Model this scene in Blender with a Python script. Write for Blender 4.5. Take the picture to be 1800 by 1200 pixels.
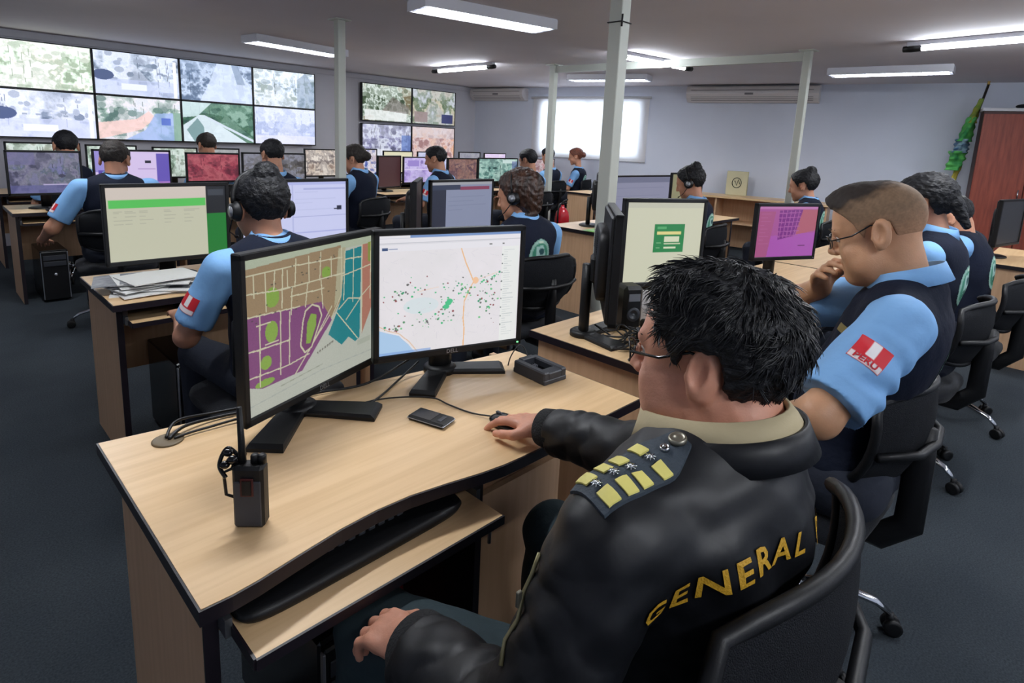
import bpy, bmesh, math, random
import numpy as np
from mathutils import Vector, Matrix
from mathutils.bvhtree import BVHTree
from mathutils import noise as mnoise

for o in list(bpy.data.objects): bpy.data.objects.remove(o)
scene = bpy.context.scene
COL = scene.collection
PI = math.pi

# ------------------------------------------------------------------ camera
EYE = Vector((0, 0, 1.48)); YAW, PITCH, ROLL = 0.80192, 0.18403, -0.04537
def camera():
    f = Vector((math.cos(PITCH)*math.sin(YAW), math.cos(PITCH)*math.cos(YAW), -math.sin(PITCH)))
    r = Vector((math.cos(YAW), -math.sin(YAW), 0)); d = f.cross(r)
    c, s = math.cos(ROLL), math.sin(ROLL)
    r2 = c*r + s*d; d2 = -s*r + c*d
    cam = bpy.data.cameras.new('camera'); o = bpy.data.objects.new('camera', cam); COL.objects.link(o)
    m = Matrix((( r2.x, -d2.x, -f.x), (r2.y, -d2.y, -f.y), (r2.z, -d2.z, -f.z))).to_4x4()
    o.matrix_world = Matrix.Translation(EYE) @ m
    cam.sensor_fit = 'HORIZONTAL'; cam.sensor_width = 36
    cam.lens = 1041.8/1800*36
    cam.shift_x = 0; cam.shift_y = -(600-441.1)/1800
    cam.clip_start = .02
    scene.camera = o
camera()

# ------------------------------------------------------------------ world, exposure
w = bpy.data.worlds.new('world'); scene.world = w; w.use_nodes = True
w.node_tree.nodes['Background'].inputs[0].default_value = (.75, .85, 1, 1)
w.node_tree.nodes['Background'].inputs[1].default_value = 9.0
scene.view_settings.view_transform = 'Standard'; scene.view_settings.look = 'None'
scene.view_settings.exposure = 0.0; scene.view_settings.gamma = 1.0
scene.view_settings.use_curve_mapping = False
LAMP = 17.0      # watts of each strip lamp
TUBE = 14.0      # strength of the tube surfaces

def lamp_light(name, loc, sx, sy, rz, power, parent, col=(.97, .985, 1)):
    l = bpy.data.lights.new(name, 'AREA'); l.shape = 'RECTANGLE'; l.size = sx; l.size_y = sy
    l.energy = power; l.color = col
    o = bpy.data.objects.new(name, l); COL.objects.link(o); o.parent = parent
    o.location = loc; o.rotation_euler = (0, 0, rz)
    return o

# ------------------------------------------------------------------ materials
def lin(c):
    c = np.asarray(c, float)/255.0
    return np.where(c <= .04045, c/12.92, ((c+.055)/1.055)**2.4)
MATS = {}
def mat(name, rgb, rough=.5, metal=0, var=0.0, vscale=8, bump=0.0, bscale=60, spec=.5, emis=None, estr=0, stretch=None, sheen=0, rgb2=None, coat=0, detail=4):
    if name in MATS: return MATS[name]
    m = bpy.data.materials.new(name); m.use_nodes = True; nt = m.node_tree; N = nt.nodes; L = nt.links
    b = N['Principled BSDF']; c = [*lin(rgb), 1]
    b.inputs['Base Color'].default_value = c; b.inputs['Roughness'].default_value = rough
    b.inputs['Metallic'].default_value = metal; b.inputs['Specular IOR Level'].default_value = spec
    if coat: b.inputs['Coat Weight'].default_value = coat
    if sheen: b.inputs['Sheen Weight'].default_value = sheen; b.inputs['Sheen Roughness'].default_value = .5
    tc = N.new('ShaderNodeTexCoord'); mp = N.new('ShaderNodeMapping'); L.new(tc.outputs['Object'], mp.inputs[0])
    if stretch: mp.inputs['Scale'].default_value = stretch
    if var or rgb2 is not None:
        n = N.new('ShaderNodeTexNoise'); n.inputs['Scale'].default_value = vscale; n.inputs['Detail'].default_value = detail
        L.new(mp.outputs[0], n.inputs['Vector'])
        r = N.new('ShaderNodeValToRGB'); L.new(n.outputs[0], r.inputs[0])
        c2 = [*lin(rgb2), 1] if rgb2 is not None else [min(1, x*(1-var)) for x in c[:3]]+[1]
        r.color_ramp.elements[0].position = .35; r.color_ramp.elements[0].color = c2
        r.color_ramp.elements[1].position = .65; r.color_ramp.elements[1].color = [min(1, x*(1+var)) for x in c[:3]]+[1]
        L.new(r.outputs[0], b.inputs['Base Color'])
    if bump:
        n2 = N.new('ShaderNodeTexNoise'); n2.inputs['Scale'].default_value = bscale; n2.inputs['Detail'].default_value = 3
        L.new(mp.outputs[0], n2.inputs['Vector'])
        bp = N.new('ShaderNodeBump'); bp.inputs['Strength'].default_value = bump; bp.inputs['Distance'].default_value = .01
        L.new(n2.outputs[0], bp.inputs['Height']); L.new(bp.outputs[0], b.inputs['Normal'])
    if emis is not None:
        b.inputs['Emission Color'].default_value = [*lin(emis), 1]; b.inputs['Emission Strength'].default_value = estr
    MATS[name] = m
    return m
def attr_mat(name, strength, rough=.35, base=0.02):
    if name in MATS: return MATS[name]
    m = bpy.data.materials.new(name); m.use_nodes = True; nt = m.node_tree; b = nt.nodes['Principled BSDF']
    a = nt.nodes.new('ShaderNodeVertexColor'); a.layer_name = 'Col'
    if strength:
        b.inputs['Base Color'].default_value = (base, base, base, 1)
        nt.links.new(a.outputs[0], b.inputs['Emission Color']); b.inputs['Emission Strength'].default_value = strength
    else:
        nt.links.new(a.outputs[0], b.inputs['Base Color'])
    b.inputs['Roughness'].default_value = rough
    MATS[name] = m
    return m

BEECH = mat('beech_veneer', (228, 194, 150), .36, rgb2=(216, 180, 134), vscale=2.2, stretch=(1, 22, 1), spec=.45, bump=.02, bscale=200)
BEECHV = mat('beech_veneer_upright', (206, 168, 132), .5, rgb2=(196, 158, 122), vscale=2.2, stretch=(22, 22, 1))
EDGE = mat('dark_edge_band', (26, 20, 28), .4)
BLACKP = mat('black_plastic', (12, 13, 16), .48, spec=.4, bump=.05, bscale=400)
GLOSSP = mat('glossy_black_plastic', (10, 11, 15), .18)
DARKG = mat('dark_grey_plastic', (52, 55, 62), .5, bump=.06, bscale=300)
SILVER = mat('silver_plastic', (150, 153, 160), .35, metal=.6)
CHROME = mat('chrome', (205, 208, 212), .14, metal=1)
CABLE = mat('cable_rubber', (18, 18, 20), .5)
CHAIRF = mat('chair_fabric', (18, 21, 28), .85, spec=.25, bump=.4, bscale=350, sheen=.1)
MESHF = mat('chair_mesh_fabric', (15, 18, 24), .8, spec=.25, bump=.6, bscale=500)
NAVY = mat('navy_vest_cloth', (15, 22, 40), .85, spec=.25, var=.12, vscale=6, bump=.15, bscale=90)
BLUE = mat('light_blue_shirt_cloth', (126, 176, 226), .75, var=.04, vscale=5, bump=.12, bscale=60)
JACKET = mat('black_jacket_nylon', (11, 13, 18), .50, spec=.38, var=.15, vscale=7, bump=.10, bscale=28)
KHAKI = mat('khaki_shirt_cloth', (178, 164, 130), .8, bump=.1)
TROUS = mat('dark_trouser_cloth', (26, 32, 46), .85, bump=.15, bscale=60)
TEALTR = mat('dark_green_trouser_cloth', (34, 52, 58), .85, bump=.15, bscale=60)
SHOE = mat('black_shoe_leather', (12, 12, 13), .3)
HAIR = mat('black_hair', (12, 12, 15), .55, spec=.35, rgb2=(24, 25, 30), vscale=60, bump=.6, bscale=120, stretch=(1, .3, 1))
HAIRB = mat('brown_hair', (66, 38, 24), .42, rgb2=(26, 16, 12), vscale=30, bump=.6, bscale=110, stretch=(1, 1, .25))
HAIRR = mat('reddish_hair', (128, 66, 40), .45, rgb2=(70, 34, 22), vscale=40, bump=.6, bscale=110)
HAIRS = mat('cropped_hair', (142, 114, 86), .8, rgb2=(104, 84, 64), vscale=22, bump=.35, bscale=500)
HAIRT = mat('dark_brown_hair', (44, 34, 27), .6, rgb2=(24, 19, 16), vscale=60, bump=.6, bscale=200)
def skin(name, rgb):
    m = mat(name, rgb, .5, var=.10, vscale=14, bump=.08, bscale=260)
    b = m.node_tree.nodes['Principled BSDF']; b.inputs['Subsurface Weight'].default_value = .12
    b.inputs['Subsurface Radius'].default_value = (.012, .005, .003); b.inputs['Subsurface Scale'].default_value = 1
    return m
SKIN = skin('skin_warm_brown', (190, 136, 108))
SKINF = skin('skin_ruddy_tan', (206, 146, 120))
SKIN2 = skin('skin_tan', (198, 148, 112))
EYEW = mat('eye_white', (225, 220, 212), .2)
LIP = mat('lip_skin', (165, 98, 88), .5)

# ------------------------------------------------------------------ mesh helpers
def rz_m(a): return Matrix.Rotation(a, 3, 'Z')
class MB:
    def __init__(s): s.v = []; s.f = []; s.sm = []
    def add(s, vs, fs, smooth=False):
        n = len(s.v); s.v += [tuple(x) for x in vs]; s.f += [tuple(i+n for i in f) for f in fs]; s.sm += [smooth]*len(fs)
        return s
    def box(s, c, d, rz=0, R=None, ch=0):
        c = Vector(c); R = R or rz_m(rz); x, y, z = d[0]/2, d[1]/2, d[2]/2
        if ch:   # chamfered box
            ch = min(ch, x*.9, y*.9, z*.9); P = []; idx = {}
            for sx in (-1, 1):
                for sy in (-1, 1):
                    for sz in (-1, 1):
                        for a in range(3):
                            q = [sx*(x-ch), sy*(y-ch), sz*(z-ch)]; q[a] = (sx*x, sy*y, sz*z)[a]
                            idx[(sx, sy, sz, a)] = len(P); P.append(R @ Vector(q)+c)
            F = []
            def fc(l):
                l = [idx[t] for t in l]
                ctr = sum((P[i] for i in l), Vector())/len(l)
                nrm = (P[l[1]]-P[l[0]]).cross(P[l[2]]-P[l[0]])
                if nrm.dot(ctr-c) < 0: l = l[::-1]
                F.append(tuple(l))
            for a in range(3):
                b, e = [k for k in range(3) if k != a]
                for sg in (-1, 1):
                    l = []
                    for (p, q) in ((-1, -1), (1, -1), (1, 1), (-1, 1)):
                        t = [0, 0, 0]; t[a] = sg; t[b] = p; t[e] = q; l.append((*t, a))
                    fc(l)
                for p in (-1, 1):
                    for q in (-1, 1):
                        t1 = [0]*3; t1[a] = -1; t1[b] = p; t1[e] = q; t2 = list(t1); t2[a] = 1
                        fc([(*t1, b), (*t2, b), (*t2, e), (*t1, e)])
            for sx in (-1, 1):
                for sy in (-1, 1):
                    for sz in (-1, 1): fc([(sx, sy, sz, 0), (sx, sy, sz, 1), (sx, sy, sz, 2)])
            return s.add(P, F)
        P = [R @ Vector((i*x, j*y, k*z))+c for k in (-1, 1) for i, j in ((-1, -1), (1, -1), (1, 1), (-1, 1))]
        return s.add(P, [(3, 2, 1, 0), (4, 5, 6, 7), (0, 1, 5, 4), (1, 2, 6, 5), (2, 3, 7, 6), (3, 0, 4, 7)])
    def prism(s, poly, z0, z1, M=None):
        n = len(poly); M = M or Matrix.Identity(4)
        P = [M @ Vector((p[0], p[1], z0)) for p in poly]+[M @ Vector((p[0], p[1], z1)) for p in poly]
        F = [tuple(range(n-1, -1, -1)), tuple(range(n, 2*n))]+[(i, (i+1) % n, (i+1) % n+n, i+n) for i in range(n)]
        return s.add(P, F)
    def tube(s, pts, r, n=8, cap=True, flat=1.0):
        pts = [Vector(p) for p in pts]; m = len(pts)
        rs = r if isinstance(r, (list, tuple)) else [r]*m
        P = []; F = []; up = None
        for i, p in enumerate(pts):
            t = (pts[min(i+1, m-1)]-pts[max(i-1, 0)])
            if t.length < 1e-9: t = Vector((0, 0, 1))
            t.normalize()
            if up is None:
                a = Vector((0, 0, 1)) if abs(t.z) < .9 else Vector((1, 0, 0))
                up = t.cross(a).normalized()
            else: up = (up-t*up.dot(t)).normalized()
            b = t.cross(up)
            for k in range(n):
                an = 2*PI*k/n; P.append(p+rs[i]*(math.cos(an)*up+flat*math.sin(an)*b))
        for i in range(m-1):
            for k in range(n):
                a = i*n+k; b = i*n+(k+1) % n; F.append((a, b, b+n, a+n))
        if cap: F += [tuple(range(n-1, -1, -1)), tuple(range((m-1)*n, m*n))]
        return s.add(P, F, True)
    def lathe(s, prof, n=24, M=None):
        M = M or Matrix.Identity(4); P = []; F = []
        for r, z in prof:
            for k in range(n):
                a = 2*PI*k/n; P.append(M @ Vector((r*math.cos(a), r*math.sin(a), z)))
        for i in range(len(prof)-1):
            for k in range(n):
                a = i*n+k; b = i*n+(k+1) % n; F.append((a, b, b+n, a+n))
        F += [tuple(range(n-1, -1, -1)), tuple(range((len(prof)-1)*n, len(prof)*n))]
        return s.add(P, F, True)
    def sq(s, c, d, e=.4, n=20, m=12, R=None):   # superquadric pad
        R = R or Matrix.Identity(3); c = Vector(c); P = []; F = []
        sg = lambda v, p: math.copysign(abs(v)**p, v)
        for i in range(m+1):
            th = -PI/2+PI*i/m
            for k in range(n):
                ph = 2*PI*k/n
                P.append(R @ Vector((d[0]/2*sg(math.cos(th), e*1.2)*sg(math.cos(ph), e), d[1]/2*sg(math.cos(th), e*1.2)*sg(math.sin(ph), e), d[2]/2*sg(math.sin(th), e*1.6)))+c)
        for i in range(m):
            for k in range(n):
                a = i*n+k; b = i*n+(k+1) % n; F.append((a, b, b+n, a+n))
        return s.add(P, F, True)
    def build(s, name, m, parent=None, smooth=None):
        me = bpy.data.meshes.new(name); me.from_pydata(s.v, [], s.f); me.materials.append(m)
        me.polygons.foreach_set('use_smooth', [smooth if smooth is not None else x for x in s.sm]); me.update()
        o = bpy.data.objects.new(name, me); COL.objects.link(o)
        if parent: o.parent = parent
        return o
def thing(name, label, cat, loc=(0, 0, 0), rz=0, group=None):
    o = bpy.data.objects.new(name, None); COL.objects.link(o); o.location = loc; o.rotation_euler = (0, 0, rz)
    o.empty_display_size = .1
    return tag(o, label, cat, group)
def tag(o, label, cat, group=None):
    o['label'] = label; o['category'] = cat
    if group: o['group'] = group
    return o
def struct(o, label=None):
    o['kind'] = 'structure'
    if label: o['label'] = label
    return o
def dup(o, loc=None, rz=None, label=None, parent=None, top=True):
    c = o.copy(); COL.objects.link(c)
    if parent is not None: c.parent = parent
    if loc is not None: c.location = loc
    if rz is not None: c.rotation_euler = (0, 0, rz)
    if label: c['label'] = label
    for ch in list(o.children): dup(ch, parent=c)
    return c
def array_mesh(name, V, F, m, parent=None, smooth=True, cols=None):
    V = np.asarray(V, np.float32); F = np.asarray(F, np.int32)
    me = bpy.data.meshes.new(name); me.vertices.add(len(V)); me.vertices.foreach_set('co', V.ravel())
    k = F.shape[1]; me.loops.add(F.size); me.loops.foreach_set('vertex_index', F.ravel())
    me.polygons.add(len(F)); me.polygons.foreach_set('loop_start', np.arange(0, F.size, k, dtype=np.int32))
    me.polygons.foreach_set('loop_total', np.full(len(F), k, np.int32))
    me.polygons.foreach_set('use_smooth', np.full(len(F), smooth))
    me.update(calc_edges=True)
    if cols is not None:
        a = me.color_attributes.new('Col', 'FLOAT_COLOR', 'POINT')
        a.data.foreach_set('color', np.c_[cols, np.ones(len(cols))].astype(np.float32).ravel())
    me.materials.append(m)
    o = bpy.data.objects.new(name, me); COL.objects.link(o)
    if parent: o.parent = parent
    return o
def text_obj(name, string, size, m, parent, M, depth=.0004):
    cu = bpy.data.curves.new(name, 'FONT'); cu.body = string; cu.size = size; cu.extrude = depth
    cu.align_x = 'CENTER'; cu.align_y = 'CENTER'; cu.resolution_u = 3
    t = bpy.data.objects.new(name, cu); COL.objects.link(t)
    bpy.context.view_layer.update()
    me = bpy.data.meshes.new_from_object(t.evaluated_get(bpy.context.evaluated_depsgraph_get()))
    bpy.data.objects.remove(t)
    me.materials.clear(); me.materials.append(m)
    me.transform(M)
    o = bpy.data.objects.new(name, me); COL.objects.link(o); o.parent = parent
    return o

# ------------------------------------------------------------------ raster drawing (flat print of the screens)
def canvas(W, H, c): a = np.zeros((H, W, 3)); a[:] = c; return a
def rect(a, x0, y0, x1, y1, c, al=1):
    H, W, _ = a.shape; s = a[int(round(y0*H)):int(round(y1*H)), int(round(x0*W)):int(round(x1*W))]
    s[:] = s*(1-al)+np.array(c, float)*al
def grid(a):
    H, W, _ = a.shape; return np.meshgrid((np.arange(W)+.5)/W, (np.arange(H)+.5)/H)
def poly(a, P, c, al=1):
    X, Y = grid(a); ins = np.zeros(X.shape, bool); n = len(P)
    for i in range(n):
        x0, y0 = P[i]; x1, y1 = P[(i+1) % n]
        cnd = ((y0 > Y) != (y1 > Y)) & (X < (x1-x0)*(Y-y0)/(y1-y0+1e-12)+x0); ins ^= cnd
    a[ins] = a[ins]*(1-al)+np.array(c, float)*al
def line(a, P, wd, c, asp=1.25):
    X, Y = grid(a); X = X*asp
    for (x0, y0), (x1, y1) in zip(P[:-1], P[1:]):
        x0 *= asp; x1 *= asp; dx, dy = x1-x0, y1-y0; L = dx*dx+dy*dy+1e-12
        t = np.clip(((X-x0)*dx+(Y-y0)*dy)/L, 0, 1); d = np.hypot(X-x0-t*dx, Y-y0-t*dy)
        a[d < wd] = c
def ell(a, cx, cy, rx, ry, c):
    X, Y = grid(a); a[((X-cx)/rx)**2+((Y-cy)/ry)**2 < 1] = c
def vnoise(W, H, n, rng, octs=4):
    out = np.zeros((H, W)); amp = 1; tot = 0
    for o in range(octs):
        k = n*2**o; g = rng.random((k+2, int(k*W/H)+3))
        y = np.linspace(0, k, H); x = np.linspace(0, g.shape[1]-2.001, W)
        yi = np.minimum(y.astype(int), k); xi = x.astype(int); fy = (y-yi)[:, None]; fx = (x-xi)[None]
        fy = fy*fy*(3-2*fy); fx = fx*fx*(3-2*fx)
        v = (g[yi][:, xi]*(1-fy)*(1-fx)+g[yi][:, xi+1]*(1-fy)*fx+g[yi+1][:, xi]*fy*(1-fx)+g[yi+1][:, xi+1]*fy*fx)
        out += amp*v; tot += amp; amp *= .6
    out /= tot
    return (out-out.min())/(np.ptp(out)+1e-9)
def cctv(seed, pal, W=144, H=82, n=3):
    rng = np.random.default_rng(seed); t = vnoise(W, H, n, rng, 6); t = np.clip((t-.5)*1.8+.5, 0, 1)*(len(pal)-1)
    p = np.array(pal, float); i = np.minimum(t.astype(int), len(pal)-2); f = (t-i)[..., None]
    a = p[i]*(1-f)+p[i+1]*f
    hz = .25+.2*rng.random(); br = p[np.argmax(p.sum(1))]; dk = p[np.argmin(p.sum(1))]
    poly(a, [(0, 0), (1, 0), (1, hz*.6), (.6, hz), (.3, hz*.8), (0, hz)], br, .45)
    vx = .3+.4*rng.random(); poly(a, [(vx-.03, hz), (vx+.03, hz), (vx+.25+.3*rng.random(), 1), (vx-.3, 1)], br*.93, .55)
    for k in range(16):
        x, y = rng.random(), hz+(1-hz)*rng.random(); s = .02+.07*(y-hz); c = (dk, br, p[int(rng.integers(0, len(p)))])[k % 3]
        rect(a, max(0, x-s), max(0, y-s*.7), min(1, x+s), min(1, y+s*.7), c, .55)
    for k in range(5): x = rng.random(); line(a, [(x, hz*.3), (x+.02, .5+.5*rng.random())], .004, dk*.9, W/H)
    for k in range(14): x, y = rng.random(), rng.random()*.6; ell(a, x, y, .02+.04*rng.random(), .03+.05*rng.random(), (a[int(y*H), int(x*W)]*.6+dk*.4))
    return np.clip(a+(rng.random((H, W, 1))-.5)*14, 0, 255)
def screen_mesh(name, img, w, h, strength, parent, M=None, label=None):
    H, W, _ = img.shape; M = M or Matrix.Identity(4)
    X, Z = np.meshgrid(np.linspace(-w/2, w/2, W), np.linspace(h, 0, H))
    V = np.c_[X.ravel(), np.zeros(W*H), Z.ravel()]
    Mn = np.array(M); V = V @ Mn[:3, :3].T+Mn[:3, 3]
    i = (np.arange(H-1)[:, None]*W+np.arange(W-1)[None]).ravel()
    F = np.c_[i, i+W, i+W+1, i+1]
    o = array_mesh(name, V, F, attr_mat('screen_%.2f' % strength, strength, .3), parent, False, lin(img.reshape(-1, 3)))
    if label: o['label'] = label
    return o

# ================================================================== the setting
YW, XL, YN, CEIL = 9.0, -2.2, -2.6, 2.46
WA = Vector((8.07, 9.0)); WB = Vector((10.45, -2.6))     # the window wall runs slightly askew
WD = (WB-WA).normalized(); WANG = math.atan2(WD.y, WD.x)
def wallp(s, off=0, z=0):           # a point s metres along the window wall, off metres into the room
    p = WA+WD*s+Vector((WD.y, -WD.x))*off*1.0
    return Vector((p.x, p.y, z))
CARPET = mat('dark_carpet', (60, 66, 71), .95, rgb2=(50, 56, 62), vscale=1.3, bump=.5, bscale=420, spec=.1, detail=8)
# fine carpet fleck
def carpet_detail():
    nt = CARPET.node_tree; N = nt.nodes; L = nt.links; b = N['Principled BSDF']
    src = b.inputs['Base Color'].links[0].from_socket; tc = [n for n in N if n.type == 'TEX_COORD'][0]
    n = N.new('ShaderNodeTexNoise'); n.inputs['Scale'].default_value = 160; n.inputs['Detail'].default_value = 3
    L.new(tc.outputs['Object'], n.inputs['Vector'])
    mx = N.new('ShaderNodeMix'); mx.data_type = 'RGBA'; mx.blend_type = 'OVERLAY'; mx.inputs[0].default_value = .75
    L.new(src, mx.inputs[6]); L.new(n.outputs[0], mx.inputs[7]); L.new(mx.outputs[2], b.inputs['Base Color'])
carpet_detail()
WALLM = mat('painted_wall', (212, 217, 230), .8, var=.03, vscale=1.2, bump=.05, bscale=90)
WALLV = mat('painted_wall_grey', (208, 207, 214), .8, var=.03, vscale=1.2, bump=.05, bscale=90)
CEILM = mat('painted_ceiling', (226, 220, 224), .85, var=.03, vscale=1.0, bump=.04, bscale=60)
POLEM = mat('cream_pole_paint', (196, 200, 190), .45)
struct(MB().prism([(XL, YN), (WB.x, WB.y), (WA.x, WA.y), (XL, YW)], -.1, 0).build('floor', CARPET))
struct(MB().prism([(XL, YN), (WB.x, WB.y), (WA.x, WA.y), (XL, YW)], CEIL, CEIL+.1).build('ceiling', CEILM))
struct(MB().box(((XL+WA.x)/2, YW+.05, CEIL/2), (WA.x-XL+.1, .1, CEIL)).build('wall_far', WALLV))
struct(MB().box((XL-.05, (YW+YN)/2, CEIL/2), (.1, YW-YN+.2, CEIL)).build('wall_left', WALLM))
struct(MB().box(((XL+WB.x)/2, YN-.05, CEIL/2), (WB.x-XL+.1, .1, CEIL)).build('wall_near', WALLM))
# window wall with its opening (s 1.45..3.50, z 1.28..2.24)
m = MB(); ln = (WB-WA).length; S0, S1, Z0, Z1 = 1.50, 3.48, 1.27, 2.24
for a, b, c, d in ((-.1, S0, 0, CEIL), (S1, ln+.1, 0, CEIL), (S0, S1, 0, Z0), (S0, S1, Z1, CEIL)):
    p = wallp((a+b)/2, -.05 if True else 0, (c+d)/2); m.box(p, (b-a, .1, d-c), WANG)
struct(m.build('wall_right', WALLM))
# check offset direction: positive off must point into the room (towards smaller x)
trim = MB().box(((XL+WA.x)/2, YW-.012, CEIL-.045), (WA.x-XL-.03, .02, .07)).build('trim_1', WALLV); struct(trim)
# window: frame, pane, blind
win = bpy.data.objects.new('window_1', None); COL.objects.link(win); struct(win)
WFR = mat('window_frame_white', (215, 215, 218), .5)
m = MB()
for a, b, c, d in ((S0, S0+.04, Z0, Z1), (S1-.04, S1, Z0, Z1), (S0, S1, Z0, Z0+.04), (S0, S1, Z1-.04, Z1), ((S0+S1)/2-.02, (S0+S1)/2+.02, Z0, Z1)):
    m.box(wallp((a+b)/2, -.06, (c+d)/2), (b-a, .05, d-c), WANG)
m.build('window_frame', WFR, win)
GL = mat('window_glass', (235, 240, 245), .05); GL.node_tree.nodes['Principled BSDF'].inputs['Transmission Weight'].default_value = 1
for a, b in ((S0+.04, (S0+S1)/2-.02), ((S0+S1)/2+.02, S1-.04)):
    MB().box(wallp((a+b)/2, -.06, (Z0+Z1)/2), (b-a, .006, Z1-Z0-.08), WANG).build('pane', GL, win)
BL = bpy.data.materials.new('roller_blind_fabric'); BL.use_nodes = True; nt = BL.node_tree
nt.nodes.remove(nt.nodes['Principled BSDF']); df = nt.nodes.new('ShaderNodeBsdfDiffuse'); tr = nt.nodes.new('ShaderNodeBsdfTranslucent'); mx = nt.nodes.new('ShaderNodeMixShader')
df.inputs[0].default_value = (.8, .78, .76, 1); tr.inputs[0].default_value = (1, .96, .93, 1); mx.inputs[0].default_value = .6
nt.links.new(df.outputs[0], mx.inputs[1]); nt.links.new(tr.outputs[0], mx.inputs[2]); nt.links.new(mx.outputs[0], nt.nodes['Material Output'].inputs[0])
bd = thing('roller_blind', 'white translucent roller blind glowing with daylight over the window', 'blind', wallp(2.5, .03, 2.26))
def bl(s, off, z): return wallp(s, off, z)-wallp(2.5, .03, 2.26)
V = []; n = 40
for i in range(n+1):
    s = 1.36+(3.60-1.36)*i/n
    for j in range(13):
        z = 2.26-1.04*j/12; V.append(bl(s, .035+.006*math.sin(i*.9)*j/12, z))
F = [(i*13+j, i*13+j+1, (i+1)*13+j+1, (i+1)*13+j) for i in range(n) for j in range(12)]
mb = MB().add(V, F, True); o = mb.build('blind_cloth', BL, bd)
MB().tube([bl(1.33, .05, 2.275), bl(3.63, .05, 2.275)], .022, 12).build('blind_roller', WFR, bd)
MB().tube([bl(1.36, .035, 1.22), bl(3.60, .035, 1.22)], .010, 8).build('blind_bottom_bar', WFR, bd)

# ------------------------------------------------------------------ steel poles and the beam
def pole(x, y, w, label, z1=CEIL, plates=True):
    t = thing('pole', label, 'pole', (x, y, 0), 0)
    MB().box((0, 0, z1/2), (w, w, z1), ch=.004).build('pole_shaft', POLEM, t)
    m = MB(); m.box((0, 0, .004), (w*2.2, w*2.2, .008)); 
    m.build('base_plate', POLEM, t)
    m = MB(); m.box((0, 0, z1-.005), (w*2, w*2, .01)); m.build('top_plate', POLEM, t)
    return t
pole(2.83, 4.98, .075, 'slim cream pole left of the 2 by 2 screen group, behind the lavender monitor')
p = pole(3.10, 2.19, .09, 'widest and nearest cream steel pole, crossing the right of the window')
m = MB()
for z in (2.20,): m.tube([(-.05, -.05, z), (.05, -.05, z), (.05, .05, z), (-.05, .05, z), (-.05, -.05, z)], .004, 5)
m.tube([(-.046, -.05, 2.17), (-.047, -.052, 2.24)], .006, 5)
m.build('cable_tie', CABLE, p)
pole(6.0, 5.2, .08, 'slim cream pole crossing the left edge of the window blind')
pole(6.22, 2.17, .07, 'cream pole in front of the wide wall air conditioner')
bm = thing('ceiling_beam', 'thin cream steel beam joining two poles just under the ceiling', 'beam', (6.0, 5.2, 2.40))
d = Vector((.22, -3.03, 0)); MB().box(d/2, (.05, d.length-.08, .08), math.atan2(d.y, d.x)-PI/2).build('beam_bar', POLEM, bm)

# ------------------------------------------------------------------ lamps
LAMPW = mat('lamp_housing_white', (205, 205, 212), .5)
TUBEM = mat('lamp_tube_glow', (255, 255, 255), .4, emis=(238, 246, 255), estr=TUBE)
TUBEB = mat('bare_tube_glow', (255, 255, 255), .4, emis=(238, 246, 255), estr=TUBE*5)
REFL = mat('lamp_reflector', (225, 228, 232), .25, metal=.5)
def louvre(x, y, rz, label, L=1.17, power=LAMP):
    t = thing('louvred_lamp', label, 'ceiling light', (x, y, CEIL), rz)
    m = MB()
    m.box((0, 0, -.012), (L, .30, .02)); m.box((0, .145, -.045), (L, .012, .07)); m.box((0, -.145, -.045), (L, .012, .07))
    m.box((L/2, 0, -.045), (.012, .30, .07)); m.box((-L/2, 0, -.045), (.012, .30, .07)); m.build('lamp_housing', LAMPW, t)
    for s in (-1, 1): MB().tube([(-L/2+.03, s*.065, -.05), (L/2-.03, s*.065, -.05)], .014, 10).build('lamp_tube', TUBEM, t)
    m = MB()
    for k in range(24):
        xx = -L/2+.03+(L-.06)*k/23; m.box((xx, 0, -.067), (.003, .27, .024))
    m.box((0, 0, -.067), (L-.02, .006, .026)); m.build('louvre_grid', REFL, t)
    lamp_light('lamp_glow', (0, 0, -.053), L*.95, .25, 0, power, t)
    return t
def batten(x, y, rz, label, L=1.25, power=LAMP):
    t = thing('tube_lamp', label, 'ceiling light', (x, y, CEIL), rz)
    MB().box((0, 0, -.02), (L, .06, .04), ch=.005).build('lamp_base', LAMPW, t)
    MB().tube([(-L/2+.09, 0, -.062), (L/2-.09, 0, -.062)], .019, 12).build('lamp_tube', TUBEB, t)
    for s in (-1, 1): MB().tube([(s*(L/2-.11), 0, -.058), (s*(L/2-.03), 0, -.058), (s*(L/2+.03), 0, -.058)], [.027, .03, .026], 12).build('end_cap', BLACKP, t)
    lamp_light('lamp_glow', (0, 0, -.09), L*.85, .04, 0, power, t)
    return t
louvre(3.28, 6.70, math.radians(8), 'long louvred ceiling lamp above the big video wall, left of the slim pole')
louvre(3.28, 3.57, math.radians(-11), 'bright louvred ceiling lamp cut by the top edge of the photo')
louvre(7.20, 5.20, math.radians(-72), 'farthest louvred ceiling lamp above the window blind')
louvre(7.75, 1.83, math.radians(-84), 'louvred ceiling lamp right of the cream pole, near the red cabinet')
batten(5.46, 6.38, math.radians(-91), 'bare tube lamp with black ends above the 2 by 2 screen group')
batten(6.0, 3.70, math.radians(-7), 'bare tube lamp partly hidden behind the widest pole')
batten(6.05, .72, math.radians(-99), 'large bare tube lamp with black end at the top right')
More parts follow.
